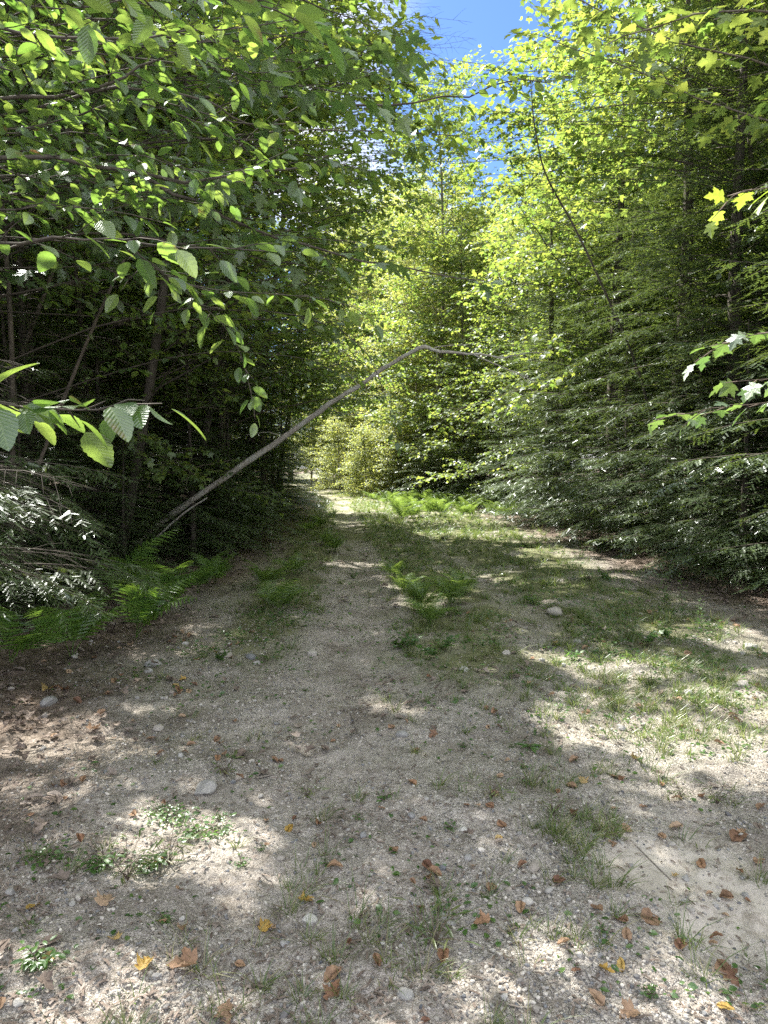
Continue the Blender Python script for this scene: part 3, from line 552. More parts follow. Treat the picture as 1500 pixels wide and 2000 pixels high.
def build_ferns():
    rng = np.random.default_rng(8)
    fm = [frond_mesh(s, .80, .21, None, 17, .74) for s in range(3)]; fl = [frond_mesh(s+5, .30, .085, M_FERNL, 16, .75) for s in range(3)]
    def fern(p, n, s, meshes, label, grp, fan_=None):
        t = thing('fern', label, 'fern', p, rng.random()*6.28 if fan_ is None else 0, grp, s)
        for i in range(n):
            o = ob('frond', meshes[i % 3], t); a = i*6.283/n+rng.normal(0, .2) if fan_ is None else fan_[0]+(fan_[1]-fan_[0])*(i+.5)/n+rng.normal(0, .08)
            o.rotation_euler = (rng.normal(0, .15), rng.normal(-.05, .15), a); o.scale = (.8+.4*rng.random(),)*3
        return t
    L = [(265, 1255, 4, 1.0, 'dark green fern with arching fronds behind the sunlit hemlock twigs'), (330, 1200, 4, 1.0, 'green fern whose frond hangs over the road edge'), (140, 1290, 4, 1., 'low fern in shade at the left edge'),
         (20, 1300, 4, .95, 'fern cut off by the left edge of the view'), (225, 1180, 4, 1.15, 'tall upright fern at the foot of the dark hemlocks'), (385, 1165, 4, .8, 'lighter fern farther along the left edge'), (420, 1140, 6, .6, 'smallest of the ferns by the left edge')]
    for px, py, n, s, lab in L: p = G(px, py); fern(p, n, s, fm, lab, 'ferns at the left road edge', (-1.7, .9) if s > .7 else None)
    S = [(520, 1150, 'small bright fern standing at the left of the track'), (575, 1125, 'small fern just beyond the one left of the track'), (545, 1190, 'tiny fern nearest on the left shoulder'), (655, 1080, 'pale small fern in the left wheel track'),
         (790, 1160, 'bright fern at the left of the middle clump'), (825, 1195, 'bright fern in the centre of the middle clump'), (880, 1180, 'bright broad fern at the right of the middle clump'), (840, 1225, 'nearest bright fern of the middle clump'), (770, 1130, 'small fern at the far end of the middle clump'),
         (905, 1160, 'small fern right of the middle clump'), (600, 1040, 'yellow green fern at the foot of the left hemlocks'), (625, 1030, 'second yellow green fern below the left hemlocks'), (640, 1065, 'small fern between track and left hemlocks')]
    for px, py, lab in S: p = G(px, py); fern(p, 8, 1.15+.3*rng.random(), fl, lab, 'small bright ferns in the road')
    for i in range(70):
        x = .2+4.2*rng.random(); y = 19+12*rng.random(); x = x+(-.08)*(y-20); fern((x, y, gh(x, y)), 6, 1.7+.7*rng.random(), fl, 'sunlit yellow green fern in the bright patch at the far right bend', 'ferns in the far sunlit patch')
build_ferns()

# ------------------------------------------------------------------ trees
def hemlock_meshes(seed, H, R, zmin, nb, need=NEED, step=.028, bl=.09, dens=1., droop=.5, side_every=.075, sector=None):
    """trunk and foliage meshes of a hemlock: flat drooping sprays of short needles"""
    r = np.random.default_rng(seed); tb = MB(); fo = MB(); tw = MB(); n = 14
    tz = np.linspace(-.2, H, n); tp = np.stack([.04*np.sin(tz*.9+seed), .04*np.cos(tz*.7+seed), tz], 1); tb.tube(tp, .013*H+.015, .008, 8)
    for i in range(nb):
        u = (i+r.random())/nb; z = zmin+(H-zmin)*u**.95*.985; f = 1-(z/H)**1.3
        a = i*2.39996+r.normal(0, .3)
        if sector is not None: a = sector[0]+(sector[1]-sector[0])*r.random()
        L = R*(f**.75)*(.7+.45*r.random())+.12; base = np.array([np.interp(z, tz, tp[:, 0]), np.interp(z, tz, tp[:, 1]), z])
        el = .35-.25*f+r.normal(0, .1); m = 9; d = np.array([math.cos(a), math.sin(a), el]); pts = [base]; dd = unit(d)
        for k in range(m-1):
            dd = unit(dd+np.array([0, 0, -droop*.075*(1+k*.12)])+r.normal(0, .035, 3)); pts.append(pts[-1]+dd*L/(m-1))
        pts = np.array(pts); tb.tube(pts, .003+.0045*L, .0012, 4)
        ns = max(4, int(L/side_every*dens)); q = np.linspace(.12, 1, ns); ar = np.linspace(0, 1, m)
        for j, t in enumerate(q):
            if r.random() < .1: continue
            p = np.array([np.interp(t, ar, pts[:, k]) for k in range(3)]); kk = min(m-2, int(t*(m-1))); tg = unit(pts[kk+1]-pts[kk]); sd = np.cross(tg, [0, 0, 1]); sd = unit(sd)*(1 if j % 2 else -1)
            Ls = min(.75, (.42*L*(1-t*.85)+.07)*(.6+.7*r.random())) if t < .985 else .1
            ds = unit(sd*.85+tg*.75+[0, 0, -.12+r.normal(0, .16)]); nn = max(2, int(Ls/step)); qq = (np.arange(nn)+.5)/nn
            sp = p+np.outer(qq*Ls, ds)+np.outer(-.18*Ls*qq**2, [0, 0, 1]); s2 = unit(np.cross(ds, [0, 0, 1])); al = np.where(np.arange(nn) % 2 == 0, 1, -1)[:, None]
            dr = al*s2*.8+ds*.75+r.normal(0, .18, (nn, 3))+[0, 0, -.12]; dr[-1] = ds
            fo.scatter(*need, sp, dr, np.array([0, 0, 1])+ds*.1+r.normal(0, .22, (nn, 3)), bl*(1.25-.7*qq)*(.7+.6*r.random(nn)))
            if step < .02: tw.tube([p, sp[nn//2], sp[-1]], .0014, .0007, 3)
    nbv = tb.n; T = MB(); T.V = tb.V+tw.V; T.F = tb.F+[f+nbv for f in tw.F]; T.U = tb.U+tw.U; T.n = tb.n+tw.n
    return T.mesh('trunk', M_BARKD, True), fo.mesh('foliage', M_HEML)
POOLS = [(200, 1960, .35, .25, 1.1), (240, 1920, .34, .25, 1.1), (330, 1965, .35, .25, 1.1), (130, 1990, .25, .15, .9), (500, 1730, .22, .2, .6), (380, 1620, .28, .15, .75), (590, 1615, .25, .08, .6), (120, 1440, .6, .5, 1.0), (60, 1560, .4, .3, .75), (270, 1470, .4, .25, .95), (200, 1520, .4, .3, .6),
         (580, 1465, .28, .2, .5), (700, 1320, .3, .5, .35), (450, 1800, .25, .15, .6), (700, 1105, .7, .35, .9), (740, 1130, .5, .3, .6),
         (1100, 1295, .32, .4, .85), (1230, 1310, .6, .4, .9), (1290, 1420, 1.0, .75, .92), (1420, 1400, .8, .7, .85), (1360, 1230, .8, .45, .85), (1450, 1250, .5, .5, .8), (1180, 1370, .5, .35, .7), (1350, 1520, .8, .3, .65), (1480, 1500, .4, .3, .7), (1100, 1440, .3, .3, .5),
         (1000, 1050, 1.6, 1.6, .75), (1180, 1100, 1.5, .7, .8), (1080, 1080, 1.2, .8, .7), (950, 1130, .8, .5, .6), (860, 1170, .6, .6, .5), (880, 1040, 1.2, 1.5, .7), (1050, 1140, .6, .4, .55),
         (150, 350, .7, .7, .62, 3.2), (400, 450, .5, .5, .62, 3.6), (300, 100, .8, .8, .55, 3.5), (480, 750, .3, .4, .75, 3.), (600, 580, .45, .45, .8, 3.3), (60, 450, .5, .5, .6, 2.2), (300, 490, .4, .4, .6, 2.3), (150, 820, .35, .35, .7, 1.35), (800, 190, .6, .6, .5, 6.4), (600, 480, .6, .6, .5, 4.9), (200, 200, .6, .6, .55, 4.2), (500, 60, .7, .7, .55, 5.), (1400, 790, .55, .5, .97, 2.7), (1460, 650, .4, .4, .97, 2.5), (1480, 400, .35, .35, .97, 2.1), (380, 1150, .5, .5, .68, 6.6), (300, 1200, .5, .4, .66, 6.), (380, 1120, .4, .4, .66, 7.), (830, 1170, .5, .7, .9), (780, 1140, .3, .5, .8), (560, 1140, .3, .4, .6), (220, 1150, .3, .3, .5, 6.), (100, 1070, .5, .4, .85, 3.6), (200, 1130, .35, .35, .85, 3.5), (160, 1200, .3, .3, .8, 3.3), (250, 1150, .3, .3, .7, 3.4)]
KX, KY = sdir.x/sdir.z, sdir.y/sdir.z      # slope of the sunbeams: gaps in the crowns let the sun reach these patches
def pool(px, py, rx, ry, a, Y=None):
    p = G(px, py) if Y is None else P(px, py, Y); return (p[0]-KX*p[2], p[1]-KY*p[2], rx, ry, a, .9 if Y is None else p[2]+.3)
POOLS = [pool(*q) for q in POOLS]
def lit(x, y, z, far):
    m = np.zeros_like(x)
    for cx, cy_, rx, ry, a, z0 in POOLS: m = np.maximum(m, a*(1-sst(.55, 1.15, np.hypot((x-cx)/rx, (y-cy_)/ry)))*(z > z0))
    if far: m = np.maximum(m, .95*sst(20.5, 23, y)*(x > ledge(y)+.5)*(y < 38)*(x < 5)); m = np.maximum(m, .85*sst(3.9, 4.6, x)*sst(3, 6, y)*(y < 26))
    m = np.maximum(m, .44*sst(1.5, 2., y)*(y < 20)*(z > 1)); nse = fbm(x, y, 6.2, 3, 77)
    return sst(.0, .12, m*1.05-.30-(nse-.2)*.75) > .5
def in_gap(p): return bool(lit(np.array([p[0]-KX*p[2]]), np.array([p[1]-KY*p[2]]), np.array([p[2]]), False)[0])
class Tree:
    """collects wood and leaf scatter for a broadleaf tree"""
    def __init__(s, seed, leaf, lsize, lstep=.05): s.w = MB(); s.l = MB(); s.r = np.random.default_rng(seed); s.leaf = leaf; s.ls = lsize; s.st = lstep; s.thin = .48; s.dense = seed == 51
    def twig(s, p, d, L, r0=.0028, droop=.1, leaves=True, k=3):
        r = s.r; m = max(3, int(L/.09)+2); pts = [np.array(p, float)]; dd = unit(d)
        for i in range(m-1): dd = unit(dd+r.normal(0, .12, 3)+[0, 0, -droop/m*1.5]); pts.append(pts[-1]+dd*L/(m-1))
        pts = np.array(pts)
        if hasattr(s, 'base') and not s.dense and p[2] > 2.5 and in_gap(pts[m//2]): return pts
        s.w.tube(pts, r0, r0*.4, k)
        if not leaves: return pts
        n = max(2, int(L/s.st)); q = .12+.88*(np.arange(n)+.6*r.random(n))/n; q[-1] = 1; ar = np.linspace(0, 1, m)
        pos = np.stack([np.interp(q, ar, pts[:, c]) for c in range(3)], 1); kk = np.minimum((q*(m-1)).astype(int), m-2); tg = pts[kk+1]-pts[kk]; tg /= np.linalg.norm(tg, axis=1)[:, None]+1e-9
        sd = np.cross(tg, [0, 0, 1]); sd /= np.linalg.norm(sd, axis=1)[:, None]+1e-9; al = np.where(np.arange(n) % 2 == 0, 1, -1)[:, None]; al = al*1.; al[-1] = 0
        dr = tg*.6+sd*al*.9+r.normal(0, .25, (n, 3))+[0, 0, -.28]; nr = np.array([0, 0, 1.])+r.normal(0, .33, (n, 3))
        sz = s.ls*(.6+.6*r.random(n)); dr /= np.linalg.norm(dr, axis=1)[:, None]
        s.l.scatter(*s.leaf, pos+dr*sz[:, None]*.22, dr, nr, sz); return pts
    def limb(s, pts, r0, tl, every=.12, start=.2, r1=.004, flat=1., sub=0, k=6, drp=.12):
        """a limb with alternate twigs in a flattish layer; sub > 0 gives it forking side limbs first"""
        r = s.r; pts = np.array(pts, float); r0 *= s.thin; pts[1:-1] += r.normal(0, .02*min(1, r0*40), (len(pts)-2, 3)); s.w.tube(pts, r0, min(r1, r0), k); m = len(pts); seg = np.linalg.norm(np.diff(pts, axis=0), axis=1); L = seg.sum(); ar = np.concatenate([[0], np.cumsum(seg)])/L
        n = max(2, int(L*(1-start)/every))
        for j in range(n+1):
            t = start+(1-start)*j/n; p = np.array([np.interp(t, ar, pts[:, c]) for c in range(3)]); kk = min(m-2, int(np.searchsorted(ar, t, 'right')-1)); tg = unit(pts[kk+1]-pts[kk])
            sd = unit(np.cross(tg, [0, 0, 1])+r.normal(0, .1, 3))*(1 if j % 2 else -1)
            d = sd*.9+tg*.8+[0, 0, r.normal(.05, .25)*flat] if j < n else tg; Lt = tl*(.5+.7*r.random())*(1.1-.6*t)
            if sub > 0 and j < n and r.random() < .5:
                if hasattr(s, 'base') and not s.dense and in_gap(p): continue
                q = [p]; dd = unit(d)
                for _ in range(6): dd = unit(dd+r.normal(0, .08, 3)+[0, 0, -.02]); q.append(q[-1]+dd*Lt*2.4/6)
                s.limb(q, max(.006, r0*.4*(1-t)), tl*.7, every, .15, .002, flat, sub-1, 4, drp)
            else: s.twig(p, d, Lt, droop=drp)
    def finish(s, name, label, cat, barkm, leafm, group=None, uv=False, loc=(0, 0, 0), parts=('trunk', 'foliage')):
        loc = getattr(s, 'base', loc); t = thing(name, label, cat, loc, 0, group); w = s.w.mesh(parts[0], barkm, True); l = s.l.mesh(parts[1], leafm, uv=uv)
        for me, nm in ((w, parts[0]), (l, parts[1])): o = ob(nm, me, t); o.location = [-float(a) for a in loc]
        return t
def decid(seed, H, R, zmin, nl, leaf, lsize, lstep, tl=.5, every=.2, trunk_r=None, lean=(0, 0), sub=1, rise=.35, z=0):
    T = Tree(seed, leaf, lsize, lstep); r = T.r; n = 12; tz = np.linspace(-.2, H, n)
    tp = np.stack([lean[0]*np.clip(tz/H, 0, 1)**1.3+.10*np.sin(tz*.6+seed), lean[1]*np.clip(tz/H, 0, 1)**1.3+.10*np.cos(tz*.5+seed), tz], 1); T.w.tube(tp, trunk_r or .012*H, .012, 9)
    for i in range(nl):
        u = (i+r.random())/nl; z = zmin+(H-zmin)*u; a = i*2.39996+r.normal(0, .3); 
        L = R*(1.05-.75*u**1.6)*(.7+.5*r.random()); b = np.array([np.interp(z, tz, tp[:, c]) for c in range(3)]); dd = unit([math.cos(a), math.sin(a), rise+.7*u+r.normal(0, .12)]); pts = [b]
        for k in range(8): dd = unit(dd+r.normal(0, .07, 3)+[0, 0, -.05]); pts.append(pts[-1]+dd*L/8)
        T.limb(pts, .008+.009*L, tl, every, .22, .004, 1., sub)
    return T
def straight_copies(src, spots, group, labels):
    for i, s in enumerate(spots):
        x, y, sc = s[0], s[1], s[2]; rz = s[3] if len(s) > 3 else (x*7.3+y*3.1) % 6.28; lab = labels[i] if isinstance(labels, (list, tuple)) else labels; loc = (x, y, float(gh(x, y))-.05)
        if i == 0: src.location = loc; src.rotation_euler = (0, 0, rz); src.scale = (sc,)*3; src['label'] = lab; src['group'] = group
        else: dup(src, loc, rz, sc, lab, group)
def hemlock(name, *a, **k):
    tm, fm = hemlock_meshes(*a, **k); t = thing(name, 'hemlock', 'tree'); ob('trunk', tm, t); ob('foliage', fm, t); return t

def build_woods():
    G1 = 'hemlocks along the right edge of the road'; G2 = 'hemlocks along the left edge of the road'; G3 = 'trees deep in the wood on the left'; G4 = 'trees deep in the wood on the right'; G5 = 'trees round the far bend'
    h1 = hemlock('hemlock_tree', 11, 9.0, 2.2, .12, 190); h2 = hemlock('hemlock_tree', 12, 12., 2.4, .2, 230); h3 = hemlock('hemlock_tree', 13, 4.6, 1.5, .05, 130)
    # right wall
    straight_copies(h1, [(5.6, 7.6, 1.1), (5.3, 10.9, 1.15), (4.9, 15.2, 1.2), (8.0, 10.0, 1.2), (7.6, 15.0, 1.15), (7.2, 21.0, 1.2)], G1,
        ['dark hemlock whose low sprays sweep the litter at the right edge', 'dense hemlock in the middle of the right wall of trees', 'hemlock beyond the densest part of the right wall', 'tall hemlock behind the front row at the right', 'tall hemlock behind the middle of the right wall', 'tall hemlock behind the farther end of the right wall'])
    straight_copies(h2, [(5.9, 9.6, .9), (5.2, 12.6, .98), (9.5, 13., 1.1), (9.5, 18, 1.1), (4.3, 18.6, .8)], G1,
        ['tallest hemlock standing behind the low sweeping sprays at the right', 'tall hemlock rising in the right half of the view', 'hemlock crown high at the right edge of the view', 'hemlock deep behind the right wall', 'hemlock near the bright bend at the right'])
    straight_copies(h3, [(4.7, 9.3, .75), (-3.7, 7.2, .5), (-3.3, 9.0, .42), (-3.05, 11.2, .75), (-3.0, 13.6, .8), (-3.1, 16.5, .85), (-3.1, 19.6, .9), (-3.3, 23., .95), (-4.2, 6.2, .8), (-3.8, 26.5, .8), (-4.0, 6.2, .55), (-4.2, 8.0, .8), (-4.1, 10.2, .85), (-4.6, 5.0, .9), (-3.4, 12.4, .9), (4.5, 13.2, .8), (4.3, 17.6, .9), (3.7, 21.8, .8), (3.6, 25.3, .75), (4.8, 6.2, .75), (4.9, 11.2, .9), (2.0, 30.5, .55), (4.4, 28.5, 1.), (1.6, 28.4, .8), (2.7, 27.3, .9), (.7, 29.6, .6), (3.3, 25.2, .8)], G1,
        ['young hemlock in front of the right wall', 'low hemlock directly behind the ferns', 'low hemlock under the foot of the leaning trunk', 'young hemlock just beyond the leaning trunk on the left', 'second young hemlock beyond the leaning trunk on the left', 'third young hemlock beyond the leaning trunk on the left', 'young hemlock reaching over the far left of the track', 'farthest young hemlock on the left of the track', 'young hemlock in the gloom at the left edge', 'young hemlock at the left of the bend', 'short hemlock right behind the ferns', 'dense young hemlock left of the foot of the leaning trunk', 'dense young hemlock behind the foot of the leaning trunk', 'young hemlock cut off by the left edge', 'dense young hemlock just past the leaning trunk', 'young hemlock with glinting sprays right of the middle strip', 'young hemlock by the far part of the right wall', 'young hemlock left of the far right wall', 'small hemlock beside the sunlit ferns', 'young hemlock filling the lower right edge', 'young hemlock between the larger ones of the right wall', 'small bright conifer in the sunlit ferns at the bend', 'young hemlock behind the sunlit ferns', 'small conifer at the foot of the tall maple by the bend', 'conifer among the ferns of the bend', 'smallest conifer at the end of the track', 'conifer at the right of the sunlit ferns'])
    # left wall
    l1 = hemlock('hemlock_tree', 21, 7.5, 2.1, .1, 150); l2 = hemlock('hemlock_tree', 22, 11.0, 2.2, .9, 180)
    straight_copies(l1, [(-4.3, 8.6, .8), (-3.7, 12.2, .9), (-3.6, 15.6, .95), (-3.7, 19.5, 1.), (-4.0, 23.5, 1.), (-5.2, 27.5, .7), (-6.2, 11., 1.), (-6.0, 17., 1.1)], G2,
        ['dark hemlock behind the ferns at the left', 'dark hemlock under the leaning dead trunk', 'hemlock at the left of the track beyond the leaning trunk', 'hemlock with low sprays over the far left edge of the track', 'fifth hemlock along the left edge of the track', 'last hemlock before the bend on the left', 'hemlock in the gloom behind the front row at the left', 'hemlock farther back in the gloom at the left'])
    straight_copies(l2, [(-6.6, 6.6, .95), (-5.0, 13.8, 1.05), (-5.1, 21.5, 1.1), (-8.0, 9.0, 1.1), (-8.2, 14.5, 1.1), (-9.5, 25., 1.2)], G2,
        ['taller hemlock with bare lower trunk behind the ferns', 'taller hemlock behind the leaning dead trunk', 'taller hemlock over the far left of the track', 'tall hemlock deep at the left edge', 'tall hemlock deep behind the leaning trunk', 'tall hemlock deep behind the far left edge'])
    # maples and beeches over the hemlocks
    m1 = decid(31, 13, 3.2, 2.2, 84, MAPLE_XS, .10, .042, .55, .13, .09).finish('maple_tree', 'maple', 'tree', M_BARK, M_MAPLE)
    m2 = decid(32, 9, 2.5, .7, 74, MAPLE_XS, .088, .042, .5, .13, .045).finish('maple_tree', 'maple', 'tree', M_BARK, M_MAPLE)
    b1 = decid(33, 14, 3.0, 1.8, 88, BEECH_LO, .09, .037, .5, .13, .09).finish('beech_tree', 'beech', 'tree', M_BARK, M_BEECH)
    straight_copies(m1, [(7.9, 14.4, 1.05), (6.0, 17.2, 1.32), (2.3, 29.5, 1.3), (8.6, 8.6, 1.05), (6.9, 25., 1.1), (10., 22., 1.2), (-6.4, 12.3, 1.1), (-3.1, 18.5, 1.12), (-9.5, 17., 1.2)], 'maples above the hemlocks',
        ['large sunlit maple above the right hemlocks', 'maple beside the patch of blue sky on the right', 'tall maple behind the sunlit ferns closing the sky above the bend', 'maple high at the top right corner', 'maple behind the far right wall', 'maple deep behind the right wall', 'maple rising over the left hemlocks', 'maple over the far left of the track', 'maple deep in the left wood'])
    straight_copies(m2, [(5.6, 20.6, .95), (4.4, 22.9, 1.1), (3.0, 27.5, 1.2), (8.0, 11.2, 1.1), (-4.4, 10.4, 1.), (-4.2, 17.2, 1.0), (-5.0, 24.5, .6)], 'young maples at the road edges',
        ['young maple with yellow green leaves left of the right hemlocks', 'young maple at the far right of the track', 'young maple standing over the sunlit ferns', 'young maple between the tall right hemlocks', 'young maple behind the leaning dead trunk', 'young maple over the left of the track', 'young maple at the far left near the bend'])
    straight_copies(b1, [(-6.0, 10.9, 1.), (-3.4, 14.6, 1.0), (-8.6, 23.0, 1.1), (-9.5, 12, 1.1), (-9.0, 30., 1.1), (-3.6, 46., 1.3), (9.2, 16.2, 1.1), (6.4, 29., 1.1)], 'beeches in the wood',
        ['beech behind the left front row', 'beech above the leaning dead trunk', 'beech over the far left of the track', 'beech deep in the left wood', 'beech at the left of the bend', 'beech closing the view beyond the track', 'beech deep behind the right wall', 'beech behind the bright bend'])
    # birches and shrubs at the bend
    c1 = decid(35, 13, 3.0, .6, 100, BEECH_LO, .095, .032, .55, .12, .06).finish('birch_tree', 'birch', 'tree', M_BIRCHB, M_BIRCH)
    straight_copies(c1, [(.9, 38, 1.15), (2.6, 35, 1.15), (-1.8, 43, 1.2), (2.5, 45, 1.2), (5.8, 41, 1.15), (-4.8, 47, 1.2), (.2, 52, 1.3), (-7.5, 40, 1.1), (8.5, 36, 1.1), (-2.6, 58, 1.4), (5, 56, 1.4), (1.4, 32.5, .95), (-.9, 39, .9), (3.6, 40, 1.2), (1.2, 42, 1.3), (-3.2, 50, 1.4), (7, 46, 1.3), (1.8, 49, 1.4), (-1., 48, 1.35)], G5,
        ['pale yellow green birch in the centre of the bend', 'birch right of the centre at the bend', 'birch just left of the centre at the bend', 'birch behind the centre of the bend', 'birch seen above the right of the bend', 'birch over the left of the bend', 'far birch in the very middle', 'birch hidden behind the left hemlocks', 'birch behind the far right wall', 'farthest birch left of the middle', 'farthest birch right of the middle', 'nearest birch at the bend', 'low birch left of the nearest one', 'full crowned birch right of the middle', 'tall birch in the middle distance of the bend', 'tall birch at the left of the bend', 'tall birch at the right of the bend', 'tall birch just behind the middle of the bend', 'tall birch rising straight over the end of the track'])
    s1 = decid(36, 2.8, 1.1, .1, 80, BEECH_LO, .075, .035, .3, .08, .02).finish('shrub', 'shrub', 'shrub', M_BARK, M_BIRCH)
    straight_copies(s1, [(-.9, 31.5, 1.), (.5, 30.3, 1.1), (1.6, 33, 1.2), (-2.2, 36, 1.2), (-.3, 35, 1.4), (3.4, 31.5, 1.), (.9, 33.5, 1.5), (4.9, 24, 1.)], 'sunlit shrubs at the bend',
        ['pale sunlit shrub at the end of the track', 'bright rounded shrub right of the end of the track', 'shrub behind the bright rounded one', 'shrub where the track disappears', 'taller shrub behind the end of the track', 'shrub behind the sunlit ferns', 'tallest of the sunlit shrubs', 'shrub between the young maples on the far right'])
    # deeper rows closing the view
    rng = np.random.default_rng(9); srcs = [(h1, G4), (m1, G4), (b1, G4), (l2, G4)]
    k = 0
    for side in (-1, 1):
        for x0 in (10.5, 14, 18.5):
            for y in np.arange(3, 46, 3.6):
                src, g = srcs[k % 4]; k += 1; x = side*(x0+rng.normal(0, .7)); yy = y+rng.normal(0, .7)+ (1.5 if x0 == 14 else 0)
                dup(src, (x, yy, float(gh(x, yy))-.05), rng.random()*6.28, 1.05+.35*rng.random(), 'tree standing deep in the shade of the wood on the %s' % ('left' if side < 0 else 'right'), G3 if side < 0 else G4)
    for x in np.arange(-26, 26, 2.6):
        src, g = srcs[k % 4]; k += 1; y = 62+rng.normal(0, 2); dup(src, (x, y, 0), rng.random()*6.28, 1.5+.3*rng.random(), 'tree in the far row behind the birches', 'far row of trees')
    # trees beside and behind the viewpoint whose crowns shade the near road
    straight_copies(dup(m1, (0, 0, 0)), [(-6.2, 5.6, 1.), (-5.8, 2.0, 1.0)], 'trees beside the viewpoint', ['maple shading the near road from the left', 'maple left of the viewpoint'])
    straight_copies(dup(b1, (0, 0, 0)), [(-7.6, 3.6, 1.05), (7.0, 3.2, .9)], 'trees beside the viewpoint', ['beech left of the viewpoint', 'beech right of the viewpoint'])
build_woods()

def S(pix, n=12, start=None):
    pts = [P(*q) for q in pix]
    if start is not None: pts = [np.array(start, float)]+pts
    return smooth_path(pts, n)
def trunk_of(T, base, top, r0, r1=.02, bend=.1, n=12):
    t = np.linspace(0, 1, n)[:, None]; b = np.array([base[0], base[1], float(gh(base[0], base[1]))-.2]); T.base = b.copy(); p = b+(np.array(top)-b)*t
    p[:, 0] += bend*np.sin(t[:, 0]*5); p[:, 1] += bend*np.cos(t[:, 0]*4); T.w.tube(p, r0, r1, 9); return p
def build_near_trees():
    # beech at the left of the viewpoint: its lower limbs hang into the view
    T = Tree(51, BEECH_HI, .088, .048); tp = trunk_of(T, (-3.2, 2.6), (-3.5, 2.9, 8.5), .09)
    def at(z): return [np.interp(z, tp[:, 2], tp[:, c]) for c in range(3)]
    T.limb(S([(0, 195, 3.2), (130, 185, 3.2), (230, 160, 3.1), (300, 120, 3.1)], 12, at(2.9)), .022, .42, .11, .3)
    T.limb(S([(-60, 320, 3.1), (150, 310, 3.2), (270, 345, 3.4), (380, 358, 3.6), (500, 335, 3.9), (610, 325, 4.1), (670, 290, 4.2)], 16, at(2.6)), .024, .42, .12, .35)
    T.limb(S([(-250, 520, 2.1), (0, 470, 2.15), (150, 465, 2.2), (300, 480, 2.3), (510, 490, 2.45)], 14, at(2.)), .012, .26, .085, .4, .002)
    T.limb(S([(250, 480, 2.4), (350, 560, 2.7), (430, 620, 2.9), (478, 700, 3.0), (496, 800, 3.0)], 12), .004, .09, .055, .05, .001, .5)
    T.limb(S([(250, 470, 2.4), (330, 560, 2.9), (500, 572, 3.1), (640, 580, 3.4), (700, 605, 3.5)], 12), .005, .18, .09, .15, .0015)
    T.limb(S([(-350, 790, 1.2), (-50, 775, 1.3), (90, 800, 1.35), (190, 802, 1.4), (250, 790, 1.42)], 12, at(1.5)), .006, .12, .028, .66, .0015)
    T.limb(S([(-200, -150, 1.9), (60, -40, 1.95), (250, 0, 2.0), (430, -10, 2.05), (540, 20, 2.1)], 12, at(3.6)), .012, .28, .09, .3, .002)
    T.limb(S([(-100, 60, 2.6), (60, 60, 2.8), (250, 90, 3.0), (420, 60, 3.2), (560, 40, 3.4)], 12, at(3.9)), .016, .4, .11, .3, .002)
    T.limb(S([(-150, 400, 2.9), (0, 410, 3.0), (160, 400, 3.2), (300, 430, 3.4)], 12, at(2.4)), .012, .3, .1, .35, .002)
    def fill(T, n, Y0, Y1, x1a, x1b, ya, yb, tl, r0, drop=40):
        for k in range(n):
            y = ya+(yb-ya)*(k+T.r.random())/n; Y = T.r.uniform(Y0, Y1); x1 = T.r.uniform(x1a, x1b); st = P(-150, y+T.r.uniform(-40, 60), Y); z0 = float(np.clip(st[2]-.2, .8, 9)); b0 = T.tp[np.argmin(abs(T.tp[:, 2]-z0))]
            T.limb(smooth_path([b0, st+T.r.normal(0, .12, 3), P(x1*.2, y+T.r.uniform(-60, 60), Y*T.r.uniform(.95, 1.05)), P(x1*.45, y+T.r.uniform(-70, 50), Y*T.r.uniform(.93, 1.07)), P(x1*.75, y+T.r.uniform(-50, 50), Y), P(x1, y+T.r.uniform(-drop, drop), Y+.3)], 12), r0, tl, .1, .3, .002)
    T.tp = tp; fill(T, 12, 2.8, 4.3, 250, 620, -60, 430, .34, .009)
    for k in range(26):
        z = 3.0+5.2*k/26; a = T.r.uniform(-1.3, 1.0) if k % 3 else T.r.uniform(1, 5); d = unit([math.cos(a), math.sin(a), .4]); p0 = np.array(at(z)); T.limb(smooth_path([p0, p0+d*1.1+[0, 0, .1], p0+d*2.3], 9), .02, .45, .14, .2, .003, 1, 1)
    T.finish('beech_tree', 'grey barked beech whose toothed leaves hang into the upper left of the view', 'tree', M_BARKD, M_BEECHN, 'trees beside the viewpoint', True)
    # maple behind it, long limbs across the road
    T = Tree(52, MAPLE_HI, .115, .06); tp = trunk_of(T, (-4.9, 5.3), (-4.6, 5.3, 9.5), .09)
    T.limb(S([(130, 330, 4.4), (270, 345, 4.4), (350, 385, 4.5), (470, 440, 4.7), (560, 470, 4.9), (680, 510, 5.1), (830, 530, 5.3), (945, 548, 5.5)], 18, at(2.9)), .03, .42, .13, .3, .004)
    T.limb(S([(100, 200, 4.2), (250, 160, 4.1), (400, 200, 4.1), (480, 240, 4.2)], 14, at(3.6)), .025, .45, .12, .25, .004)
    T.limb(S([(60, 120, 4.5), (260, 60, 4.5), (450, 90, 4.8), (620, 60, 5.1)], 14, at(4.2)), .025, .5, .13, .25, .004)
    T.limb(S([(150, 440, 4.6), (330, 470, 4.9), (480, 500, 5.2), (600, 520, 5.4)], 14, at(2.6)), .02, .4, .13, .3, .003)
    T.limb(S([(100, 300, 4.8), (330, 270, 5.2), (520, 280, 5.5), (700, 330, 5.9)], 14, at(3.3)), .025, .5, .13, .25, .003)
    T.tp = tp; fill(T, 16, 4.2, 6., 350, 780, -60, 560, .42, .014)
